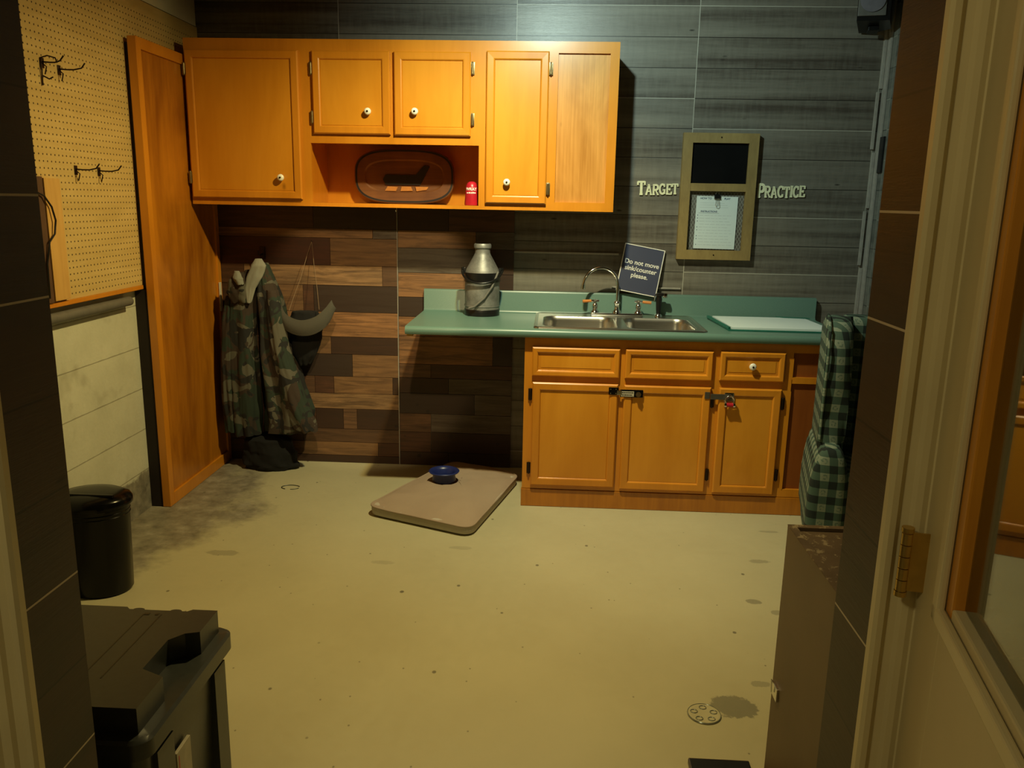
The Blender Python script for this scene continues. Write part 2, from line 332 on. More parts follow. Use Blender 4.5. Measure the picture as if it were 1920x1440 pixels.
# ---------------------------------------------------------------- mesh helpers
class MB:
    def __init__(s): s.bm = bmesh.new(); s.tint = None
    def poly(s, pts, faces):
        vs = [s.bm.verts.new(p) for p in pts]; out = []
        for f in faces:
            try: out.append(s.bm.faces.new([vs[i] for i in f]))
            except ValueError: pass
        return vs, out
    def box(s, x0, x1, y0, y1, z0, z1, bev=0, seg=2, rot=None, piv=None):
        t = bmesh.new(); bmesh.ops.create_cube(t, size=1)
        for v in t.verts: v.co = Vector(((x0+x1)/2+v.co.x*(x1-x0), (y0+y1)/2+v.co.y*(y1-y0), (z0+z1)/2+v.co.z*(z1-z0)))
        if bev: bmesh.ops.bevel(t, geom=t.edges[:]+t.verts[:], offset=bev, segments=seg, affect='EDGES', profile=.6)
        if rot is not None:
            p = Vector(piv) if piv else Vector(((x0+x1)/2, (y0+y1)/2, (z0+z1)/2))
            for v in t.verts: v.co = p+rot @ (v.co-p)
        s.merge(t); return s
    def merge(s, t):
        me = bpy.data.meshes.new('t'); t.to_mesh(me); t.free(); s.bm.from_mesh(me); bpy.data.meshes.remove(me)
    def cyl(s, p0, p1, r0, r1=None, seg=24, cap=True):
        r1 = r0 if r1 is None else r1; p0, p1 = Vector(p0), Vector(p1); d = (p1-p0).normalized()
        a = d.orthogonal().normalized(); b = d.cross(a); vs = []
        for p, r in ((p0, r0), (p1, r1)):
            vs.append([s.bm.verts.new(p+(a*math.cos(t)+b*math.sin(t))*r) for t in [2*PI*i/seg for i in range(seg)]])
        for i in range(seg): s.bm.faces.new((vs[0][i], vs[0][(i+1) % seg], vs[1][(i+1) % seg], vs[1][i]))
        if cap: s.bm.faces.new(vs[0][::-1]); s.bm.faces.new(vs[1])
        return s
    def tube(s, pts, r, seg=10, closed=False):
        pts = [Vector(p) for p in pts]; rs = r if isinstance(r, (list, tuple)) else [r]*len(pts); rings = []
        up = None; n = len(pts)
        for i, p in enumerate(pts):
            d = (pts[(i+1) % n]-pts[i-1]) if closed else (pts[min(i+1, n-1)]-pts[max(i-1, 0)]); d.normalize()
            if up is None: up = d.orthogonal().normalized()
            up = (up-d*up.dot(d)).normalized(); b = d.cross(up)
            rings.append([s.bm.verts.new(p+(up*math.cos(t)+b*math.sin(t))*rs[i]) for t in [2*PI*j/seg for j in range(seg)]])
        for i in range(n if closed else n-1):
            A, B = rings[i], rings[(i+1) % n]
            for j in range(seg): s.bm.faces.new((A[j], A[(j+1) % seg], B[(j+1) % seg], B[j]))
        if not closed: s.bm.faces.new(rings[0][::-1]); s.bm.faces.new(rings[-1])
        return s
    def lathe(s, prof, cx=0, cy=0, seg=48, sx=1, sy=1):
        rings = []
        for r, z in prof:
            if r < 1e-6: rings.append([s.bm.verts.new((cx, cy, z))])
            else: rings.append([s.bm.verts.new((cx+sx*r*math.cos(2*PI*i/seg), cy+sy*r*math.sin(2*PI*i/seg), z)) for i in range(seg)])
        for A, B in zip(rings, rings[1:]):
            for i in range(seg):
                j = (i+1) % seg
                if len(A) == 1: s.bm.faces.new((A[0], B[i], B[j]))
                elif len(B) == 1: s.bm.faces.new((A[i], A[j], B[0]))
                else: s.bm.faces.new((A[i], A[j], B[j], B[i]))
        return s
    def prism(s, pts, axis, a, b):
        """pts 2D outline, extruded along axis from a to b"""
        def m(p, t): return {0: (t, p[0], p[1]), 1: (p[0], t, p[1]), 2: (p[0], p[1], t)}[axis]
        A = [s.bm.verts.new(m(p, a)) for p in pts]; B = [s.bm.verts.new(m(p, b)) for p in pts]; n = len(pts)
        for i in range(n): s.bm.faces.new((A[i], A[(i+1) % n], B[(i+1) % n], B[i]))
        s.bm.faces.new(A[::-1]); s.bm.faces.new(B); return s
    def rings(s, loops, cap0=False, cap1=True):
        R = [[s.bm.verts.new(p) for p in L] for L in loops]
        for A, B in zip(R, R[1:]):
            n = len(A)
            for i in range(n): s.bm.faces.new((A[i], A[(i+1) % n], B[(i+1) % n], B[i]))
        if cap0: s.bm.faces.new(R[0][::-1])
        if cap1: s.bm.faces.new(R[-1])
        return s
    def xform(s, Mx):
        bmesh.ops.transform(s.bm, matrix=Mx, verts=s.bm.verts[:]); return s
    def build(s, name, mat, parent=None, origin=None, smooth=None, normals=True):
        if normals: bmesh.ops.recalc_face_normals(s.bm, faces=s.bm.faces[:])
        root = parent
        while root is not None and root.parent is not None: root = root.parent
        off = Vector(origin) if origin is not None else (root.location.copy() if root is not None and not root.get('local') else Vector((0, 0, 0)))
        if root is not None and root.get('local'): off = Vector((0, 0, 0))
        if root is not None and root.type == 'MESH': off = root.location.copy()
        for v in s.bm.verts: v.co -= off
        me = bpy.data.meshes.new(name); s.bm.to_mesh(me); s.bm.free()
        me.materials.append(M[mat] if isinstance(mat, str) else mat)
        o = bpy.data.objects.new(name, me); C.objects.link(o)
        if parent is not None: o.parent = parent
        elif origin is not None: o.location = origin
        if smooth is not None:
            me.polygons.foreach_set('use_smooth', [True]*len(me.polygons))
            me.set_sharp_from_angle(angle=math.radians(smooth))
        return o

def thing(name, label, cat, loc=(0, 0, 0), group=None, rot=None, local=False):
    o = bpy.data.objects.new(name, None); C.objects.link(o); o.location = loc; o.empty_display_size = .05
    if rot: o.rotation_euler = rot
    if local: o['local'] = 1
    return tag(o, label, cat, group)
def tag(o, label, cat, group=None):
    o['label'] = label; o['category'] = cat
    if group: o['group'] = group
    return o
def struct(o): o['kind'] = 'structure'; return o

def text_mesh(body, size, mat, ext=.001, offset=0.0, align='CENTER', space=1.0):
    """flat text as bmesh pieces in XZ plane facing -y, centred at the origin; returns a bmesh"""
    cu = bpy.data.curves.new('t', 'FONT'); cu.body = body; cu.size = size; cu.extrude = ext; cu.offset = offset
    cu.align_x = align; cu.align_y = 'CENTER'; cu.space_line = space
    ob = bpy.data.objects.new('t', cu); C.objects.link(ob); bpy.context.view_layer.update()
    me = bpy.data.meshes.new_from_object(ob.evaluated_get(bpy.context.evaluated_depsgraph_get()))
    bpy.data.objects.remove(ob); bpy.data.curves.remove(cu)
    bm = bmesh.new(); bm.from_mesh(me); bpy.data.meshes.remove(me)
    bmesh.ops.transform(bm, matrix=Matrix.Rotation(PI/2, 4, 'X'), verts=bm.verts[:])
    mb = MB(); mb.bm.free(); mb.bm = bm
    return mb

# ================================================================ the setting
def setting():
    struct(MB().box(-1.84, 1.84, -6.2, .04, -.06, 0).build('floor', 'floor'))
    struct(MB().box(-1.9, 1.86, -6.2, .06, 2.75, 2.85).build('ceiling', 'ceiling'))
    wb = struct(MB().box(-1.9, 1.86, 0, .08, -.06, 2.75).build('wall_back', 'grey_planks'))
    struct(MB().box(-1.95, -1.83, -3.30, -.001, -.06, 2.75).build('wall_left', 'block'))
    struct(MB().box(1.80, 1.9, -3.3, -.001, -.06, 2.75).build('wall_right', 'side_planks'))
    # pale plaster band above the pegboard in the corner
    f = MB()
    f.box(-1.9, -.66, -3.45, -3.30, -.06, 2.75); f.box(.60, 1.86, -3.45, -3.30, -.06, 2.75); f.box(-.66, .60, -3.45, -3.30, 2.1, 2.75)
    struct(f.build('wall_front', 'dark_planks'))
    h = MB(); h.box(-1.95, -1.84, -6.2, -3.45, -.06, 2.75); h.box(1.84, 1.95, -6.2, -3.45, -.06, 2.75); h.box(-1.9, 1.9, -6.3, -6.2, -.06, 2.75)
    struct(h.build('wall_hall', 'hall_wall'))
    # rustic plank cladding on the lower left of the back wall
    rows1 = [ # (py0, py1, [(x0, x1, tone)]) heights in metres from the floor, built from the courses seen
        (0.0, .045, [(-1.80, -.735, 'd')]),
        (.045, .125, [(-1.80, -1.50, 'b'), (-1.50, -.86, 't'), (-.86, -.735, 'b')]),
        (.125, .205, [(-1.80, -1.3, 'b'), (-1.3, -.735, 'm')]),
        (.205, .325, [(-1.80, -1.22, 'b'), (-1.22, -1.06, 'd'), (-1.06, -.98, 'm'), (-.98, -.735, 'd')]),
        (.325, .415, [(-1.80, -1.5, 'm'), (-1.5, -.735, 'T')]),
        (.415, .515, [(-1.80, -1.22, 'm'), (-1.22, -1.11, 'b'), (-1.11, -.77, 't'), (-.77, -.735, 'd')]),
        (.515, .645, [(-1.80, -1.4, 'd'), (-1.4, -1.0, 'D'), (-1.0, -.735, 't')]),
        (.645, .745, [(-1.80, -1.3, 'm'), (-1.3, -1.12, 't'), (-1.12, -.735, 'd')]),
        (.745, .885, [(-1.80, -1.45, 'b'), (-1.45, -.735, 'o')]),
        (.885, 1.035, [(-1.80, -1.5, 'b'), (-1.5, -1.27, 't'), (-1.27, -1.21, 'b'), (-1.21, -.735, 'D')]),
        (1.035, 1.145, [(-1.80, -1.6, 'b'), (-1.6, -.82, 'T'), (-.82, -.735, 'm')]),
        (1.145, 1.295, [(-1.80, -1.11, 'r'), (-1.11, -.735, 't')]),
        (1.295, 1.345, [(-1.80, -.87, 't'), (-.87, -.735, 'g')]),
        (1.345, 1.50, [(-1.80, -1.2, 'b'), (-1.2, -.735, 'D')]),
    ]
    rows2 = [(0, .08, 'd'), (.08, .20, 'b'), (.20, .31, 'm'), (.31, .43, 'D'), (.43, .52, 'd'), (.52, .60, 'm'), (.60, .76, 'o'), (.76, .87, 'o'), (.87, .98, 'D'),
             (.98, 1.115, 'o'), (1.115, 1.25, 'g'), (1.25, 1.345, 't'), (1.345, 1.50, 'd')]
    tones = dict(t=(.24, .125, .052), T=(.29, .165, .075), o=(.30, .145, .058), m=(.13, .065, .030), b=(.085, .036, .017), d=(.045, .020, .010), D=(.040, .024, .016), r=(.075, .022, .010), g=(.12, .095, .070))
    bm = bmesh.new(); lay = bm.loops.layers.float_color.new('tint')
    def plank(x0, x1, z0, z1, tone):
        g_ = .0012; y = -.010-random.uniform(0, .0012); j = 1+random.uniform(-.15, .15)
        c = tuple(v*j for v in tones[tone])
        a = [(x0+g_, y, z0+g_), (x1-g_, y, z0+g_), (x1-g_, y, z1-g_), (x0+g_, y, z1-g_)]
        b = [(p[0], -.0005, p[2]) for p in a]
        va = [bm.verts.new(p) for p in a]; vb = [bm.verts.new(p) for p in b]
        fs = [bm.faces.new(va)]+[bm.faces.new((va[(i+1) % 4], va[i], vb[i], vb[(i+1) % 4])) for i in range(4)]
        for f_ in fs:
            for l in f_.loops: l[lay] = (*[x**(1/1.0) for x in c], 1)
    for z0, z1, L in rows1:
        for x0, x1, t in L: plank(x0, x1, z0, z1, t)
    for z0, z1, t in rows2:
        xs = -.732; xe = -.09
        cut = random.choice([-.55, -.45, -.3]); 
        if t == 'o': cut = -.2
        plank(xs, cut, z0, z1, t); plank(cut, xe, z0, z1, random.choice('bdDg'))
    # courses behind the base cabinet hide there
    me = bpy.data.meshes.new('plank_cladding'); bm.to_mesh(me); bm.free(); me.materials.append(M['rustic'])
    o = bpy.data.objects.new('plank_cladding', me); C.objects.link(o); o.parent = wb
    o['label'] = 'reddish brown mixed-width rustic planks'
    MB().box(-.7365, -.7325, -.0135, -.0005, .0, 1.48).build('sheet_joint', 'sheet_trim', wb)
    MB().box(-.09, .48, -.012, -.0005, 1.236, 1.246, .001).build('joint_strip', 'sheet_trim', wb)
    MB().box(.45, .825, -.012, -.0005, 1.058, 1.066, .001).build('joint_strip', 'sheet_trim', wb)
    # pale corner trim where back wall meets right wall
    t = MB()
    for i in range(9):
        z0 = i*.3+.01; t.box(1.76+.012*(i % 2), 1.775+.012*(i % 2), -.014, -.001, z0, z0+.285, .002)
    t.box(1.788, 1.799, -.05, -.001, 0, 2.74, .002)
    struct(t.build('trim_3', 'sheet_trim'))
    # door casings facing the hall: stepped moulding profiles
    def casing(name, xe, sgn):
        prof = [(0, -3.449), (0, -3.462), (.004, -3.468), (.012, -3.468), (.016, -3.462), (.020, -3.460), (.030, -3.463), (.034, -3.470), (.042, -3.472), (.050, -3.470), (.054, -3.476), (.064, -3.478), (.072, -3.474), (.074, -3.449)]
        struct(MB().prism([(xe+sgn*a, b) for a, b in prof], 2, 0.0, 2.16).build(name, 'cream_trim'))
    casing('trim_1', -.652, -1); casing('trim_2', .594, 1)
setting()

# ================================================================ hall door, standing open
def hall_door():
    d = bpy.data.objects.new('door_1', None); C.objects.link(d); d['kind'] = 'structure'; d['local'] = 1
    d.location = (.685, -3.478, .01); d.rotation_euler = (0, 0, math.atan2(-.98, -.20))
    # local x runs from the hinge to the free edge, +y towards the camera side is local -y
    W, H, T = .86, 2.02, .04
    s = MB()
    s.box(0, .122, -T, 0, 0, H, .003); s.box(W-.125, W, -T, 0, 0, H, .003)
    s.box(.122, W-.125, -T, 0, 0, 1.02, .002); s.box(.122, W-.125, -T, 0, H-.14, H, .002)
    s.build('door_slab', 'cream_door', d)
    x0, x1, z0, z1 = .122, W-.125, 1.02, H-.14
    mo = MB()
    for (a, b, c_, e) in ((x0-.018, x0+.004, z0-.018, z1+.018), (x1-.004, x1+.018, z0-.018, z1+.018)):
        mo.box(a, b, -T-.008, -T+.002, c_, e, .003); mo.box(a, b, -.002, .008, c_, e, .003)
    for (a, b) in ((z0-.018, z0+.004), (z1-.004, z1+.018)):
        mo.box(x0-.018, x1+.018, -T-.008, -T+.002, a, b, .003); mo.box(x0-.018, x1+.018, -.002, .008, a, b, .003)
    mo.build('window_moulding', 'cream_trim', d)
    b = MB()
    for (a, c_) in ((x0+.001, x0+.026), (x1-.026, x1-.001)): b.box(a, c_, -T+.003, -.003, z0+.001, z1-.001, .003)
    b.box(x0, x1, -T+.003, -.003, z1-.026, z1-.001, .003)
    b.build('glazing_bead', 'bead_reflect', d)
    MB().box(x0+.026, x1-.026, -T+.003, -.003, z0+.001, z0+.016, .003).build('sill_bead', 'cream_trim', d)
    MB().box(x0+.02, x1-.02, -T/2-.003, -T/2+.003, z0+.015, z1-.02).build('glass_pane', 'glass', d)
    # hinge on the hinge side, brass knuckles
    hm = MB(); HX, HY = .026, -.068
    for z in (1.040,):
        for k in range(5): hm.cyl((HX, HY, z-.0425+k*.0168), (HX, HY, z-.0425+k*.0168+.0155), .0072)
        hm.cyl((HX, HY, z-.050), (HX, HY, z-.043), .0082); hm.cyl((HX, HY, z+.0425), (HX, HY, z+.0485), .0082)
        hm.box(HX-.001, HX+.0015, -.062, -.040, z-.042, z+.042)
    hm.build('hinge', 'brass', d, smooth=40)
    return d
hall_door()

# ================================================================ cabinets
def panel_door(mb, x0, x1, z0, z1, y, fw=.042, th=.019):
    """framed flat-panel door facing -y whose back lies at y"""
    prof = [(0, 0), (0, -th+.006), (.006, -th), (fw-.008, -th+.001), (fw-.004, -th+.003), (fw, -th+.010)]
    loops = [[(x0+i, y+d, z0+i), (x1-i, y+d, z0+i), (x1-i, y+d, z1-i), (x0+i, y+d, z1-i)] for i, d in prof]
    mb.rings(loops, cap0=True, cap1=True); return mb
def door_part(root, x0, x1, z0, z1, y, name='door', **k):
    d = panel_door(MB(), x0, x1, z0, z1, y, **k).build(name, 'honey', root, normals=True)
    MB().box(x0+.043, x1-.043, y-.0105, y-.0092, z0+.043, z1-.043).build('door_panel' if name == 'door' else 'front_panel', 'honey_panel', d)
    return d
def knob(parent, x, y, z):
    k = MB(); R = Matrix.Rotation(PI/2, 4, 'X')
    k.lathe([(0, 0), (.008, 0), (.007, .010), (.0155, .014), (.0175, .021), (.0155, .028), (.009, .031), (0, .031)], seg=28)
    k.xform(Matrix.Translation((x, y, z)) @ R); o = k.build('knob', 'white_knob', parent, smooth=60)
    s = MB(); s.lathe([(0, .0305), (.0052, .0305), (.0045, .034), (0, .0345)], seg=16); s.xform(Matrix.Translation((x, y, z)) @ R)
    s.build('knob_screw', 'dark_metal', parent, smooth=60)
    return o
def hinge(parent, x, y, z, h=.05, mat='old_brass'):
    b = MB(); b.cyl((x, y-.006, z-h/2), (x, y-.006, z+h/2), .0055, seg=12)
    b.cyl((x, y-.006, z-h/2-.006), (x, y-.006, z-h/2), .003, .0055, seg=12); b.cyl((x, y-.006, z+h/2), (x, y-.006, z+h/2+.006), .0055, .003, seg=12)
    b.box(x-.010, x+.010, y-.004, y, z-h/2-.004, z+h/2+.004, .001)
    return b.build('hinge', mat, parent, smooth=40)

def upper_cabinet():
    xl, xr, zb, zt = -1.728, .417, 1.468, 2.267; yb = -.002; yf = -.3266
    t = thing('wall_cabinet', 'long honey-coloured maple wall cabinet with four doors and an open shelf bay', 'cabinet', (-.65, 0, zb))
    b = MB(); y0 = yf+.019
    # carcass
    b.box(xl, xl+.018, y0, yb, zb, zt); b.box(xr-.018, xr, y0, yb, zb, zt)
    b.box(xl+.018, xr-.018, y0, yb, zt-.018, zt); b.box(xl+.018, xr-.018, y0, yb, zb, zb+.018)
    b.box(xl+.018, xr-.018, -.012, yb, zb+.018, zt-.018)
    b.box(-1.128, -1.11, y0, -.012, zb+.018, zt-.018); b.box(-.262, -.244, y0, -.012, zb+.018, zt-.018)
    b.box(-1.11, -.262, y0, -.012, 1.792, 1.810)
    b.build('carcass', 'honey', t)
    f = MB()   # face frame
    f.box(xl, -1.13, yf, y0, zb, zt); f.box(-1.13, -1.105, yf, y0, zb, zt)
    f.box(-1.105, -.26, yf, y0, 1.778, zt); f.box(-1.105, -.26, yf, y0, zb, zb+.018)
    f.box(-.26, .123, yf, y0, zb, zt); f.box(.373, xr, yf, y0, zb, zt)
    f.box(.123, .373, yf, y0, zb, 1.511); f.box(.123, .373, yf, y0, 2.214, zt)
    f.build('face_frame', 'honey', t)
    MB().box(.12, .376, y0-.006, y0+.004, 1.505, 2.22).build('inset_panel', 'oak_panel', t)
    y = yf-.0015
    d = door_part(t, -1.72, -1.153, 1.500, 2.212, y); knob(d, -1.256, y-.010, 1.606); hinge(d, -1.722, y-.015, 2.12)
    hinge(d, -1.722, y-.015, 1.60)
    d = door_part(t, -1.085, -.699, 1.822, 2.212, y); knob(d, -.808, y-.010, 1.93); hinge(d, -1.091, y-.004, 2.13); hinge(d, -1.091, y-.004, 1.90)
    d = door_part(t, -.679, -.301, 1.820, 2.212, y); knob(d, -.575, y-.010, 1.933); hinge(d, -.293, y-.004, 2.138); hinge(d, -.293, y-.004, 1.90)
    d = door_part(t, -.225, .079, 1.499, 2.219, y); knob(d, -.117, y-.010, 1.603); hinge(d, .088, y-.004, 2.140); hinge(d, .088, y-.004, 1.575)
    h = MB(); h.tube([(-.70, -.20, 1.467), (-.70, -.20, 1.452), (-.70, -.21, 1.444), (-.70, -.222, 1.448), (-.70, -.224, 1.456)], .0018, 8)
    h.build('cup_hook', 'chrome', t, smooth=60)
upper_cabinet()

def base_cabinet():
    x0, x1 = 0.0, 1.54; zt = .868; yf = -.60; y0 = yf+.02
    t = thing('base_cabinet', 'honey-coloured sink base cabinet with three doors under the teal worktop', 'cabinet', (.77, -.3, 0))
    b = MB()
    b.box(x0, x0+.018, y0, -.02, 0.0, zt); b.box(x1-.018, x1, y0, -.02, 0.0, zt)
    b.box(x0+.018, x1-.018, -.03, -.02, 0.0, zt); b.box(x0+.018, x1-.018, y0, -.03, .09, .108)
    b.build('carcass', 'honey', t)
    f = MB()
    f.box(x0, .06, yf, y0, .095, zt); f.box(.06, 1.295, yf, y0, .80, zt); f.box(.06, 1.295, yf, y0, .635, .695); f.box(.06, 1.295, yf, y0, .095, .13)
    f.box(.45, .505, yf, y0, .13, .635); f.box(.45, .505, yf, y0, .695, .80); f.box(.90, .96, yf, y0, .13, .635); f.box(.90, .96, yf, y0, .695, .80)
    f.box(1.24, 1.298, yf, y0, .13, .635); f.box(1.24, 1.298, yf, y0, .695, .80)
    f.box(1.295, x1, yf, y0, .825, zt); f.box(1.298, x1, yf, y0, .675, .705); f.box(1.295, x1, yf, y0, .095, .135); f.box(x1-.03, x1, yf, y0, .135, .675); f.box(x1-.03, x1, yf, y0, .705, .825)
    f.build('face_frame', 'honey', t)
    MB().box(x0-.004, x1, yf-.004, y0, 0.001, .092, .002).build('toe_board', 'honey_dark', t)
    MB().box(1.29, x1-.02, y0-.006, y0+.002, .70, .83).build('inset_panel', 'brown_panel', t)
    MB().box(1.29, x1-.02, y0-.006, y0+.002, .13, .68).build('inset_panel', 'brown_panel', t)
    y = yf-.0015
    for a, c in ((.038, .463), (.490, .911)): door_part(t, a, c, .680, .823, y, 'drawer_front', fw=.030)
    d = door_part(t, .945, 1.254, .683, .825, y, 'drawer', fw=.030); knob(d, 1.097, y-.010, .758)
    d1 = door_part(t, .042, .461, .118, .648, y); hinge(d1, .032, y-.002, .585, mat='dark_metal'); hinge(d1, .032, y-.002, .205, mat='dark_metal')
    d2 = door_part(t, .490, .911, .112, .646, y); hinge(d2, .920, y-.002, .20, mat='dark_metal'); hinge(d2, .920, y-.002, .575, mat='dark_metal')
    d3 = door_part(t, .950, 1.250, .110, .646, y); hinge(d3, 1.259, y-.002, .21, mat='dark_metal'); hinge(d3, 1.259, y-.002, .575, mat='dark_metal')
    # sliding latch across the first two doors
    yl = y-.019
    l = MB().box(.415, .462, yl-.004, yl, .598, .635, .002).build('latch_plate', 'black_gloss', d1)
    for sx in (.424, .450):
        for sz in (.606, .627): MB().cyl((sx, yl-.0065, sz), (sx, yl-.004, sz), .003, seg=10).build('latch_screw', 'chrome', l)
    l2 = MB().box(.470, .582, yl-.004, yl, .588, .626, .002).build('latch_plate', 'black_gloss', d2)
    MB().box(.474, .538, yl-.0065, yl-.004, .592, .618, .001).build('latch_label', 'label', l2)
    tx = MB()
    for zz in (.612, .600):
        x_ = .479
        while x_ < .528: ln = random.uniform(.004, .010); tx.box(x_, x_+ln, yl-.0069, yl-.0065, zz-.002, zz+.002); x_ += ln+.002
    tx.build('label_print', 'black', l2)
    k = MB(); k.cyl((.558, yl-.018, .606), (.558, yl-.004, .606), .013, seg=20); k.cyl((.558, yl-.024, .606), (.558, yl-.018, .606), .006, seg=16)
    k.build('latch_dial', 'chrome', l2, smooth=40)
    MB().box(.455, .478, yl-.008, yl-.004, .600, .622, .001).build('latch_bar', 'chrome', l2)
    # hasp across the second and third doors
    h = MB().box(.880, .905, yl-.004, yl, .592, .626, .002).build('hasp_plate', 'hasp_metal', d2)
    MB().box(.908, 1.000, yl-.006, yl-.002, .590, .618, .002).build('hasp_arm', 'hasp_metal', h)
    MB().box(.975, 1.020, yl-.002, yl, .580, .625, .002).build('hasp_staple', 'chrome', d3)
    # padlock
    p = thing('padlock', 'small red padlock with a chrome shackle hanging on the cabinet hasp', 'padlock', (1.0, yl-.014, .555))
    yp = yl-.014
    pts = [(1.0+.021*math.cos(a), yp, .590+.021*math.sin(a)) for a in [PI*i/14 for i in range(-3, 18)]]
    MB().tube(pts, .0036, 10).build('shackle', 'chrome', p, smooth=60)
    MB().cyl((.984, yp, .567), (1.016, yp, .567), .0105, seg=20).build('lock_body', 'red', p, smooth=40)
    for xa, xb in ((.974, .984), (1.016, 1.026)):
        MB().cyl((xa, yp, .567), (xb, yp, .567), .0115, seg=20).build('lock_cap', 'chrome', p, smooth=40)
base_cabinet()

# ================================================================ worktop with backsplash, sink, tap
def worktop():
    xl, xr = -.583, 1.553; sx0, sx1, sy0, sy1 = .062, .862, -.575, -.075; zt = .912
    t = MB()
    nose = [(-.615+.0-.025*math.sin(a), zt-.020+.020*math.cos(a)) for a in [PI*i/10 for i in range(6)]]
    nose = [(-.615, zt)]+[(-.620-.020*math.sin(a), zt-.020+.020*math.cos(a)) for a in [PI/2*i/6 for i in range(7)]]+[(-.640, .884), (-.634, .873), (-.62, .870)]
    splash = [(-.062, zt), (-.048, zt+.004), (-.042, zt+.014), (-.040, 1.020), (-.035, 1.029), (-.025, 1.031), (-.017, 1.031), (-.017, .870)]
    full = nose+splash[::-1] if False else nose+[(-.017, .870)]+[(-.017, 1.031), (-.025, 1.031), (-.035, 1.029), (-.040, 1.020), (-.042, zt+.014), (-.048, zt+.004), (-.062, zt)]
    t.prism(full, 0, xl, sx0); t.prism(full, 0, sx1, xr)
    t.prism(nose+[(sy0, .870), (sy0, zt)], 0, sx0, sx1)
    t.prism([(sy1, zt), (sy1, .870), (-.017, .870)]+full[-7:], 0, sx0, sx1)
    o = t.build('worktop', 'laminate', None, (.485, -.3, .87), smooth=35)
    tag(o, 'teal laminate worktop with upstand along the back wall', 'worktop')
    # end build-up strip
    MB().box(xl+.002, xl+.03, -.60, -.03, .858, .8695).build('end_batten', 'pine', o)
worktop()

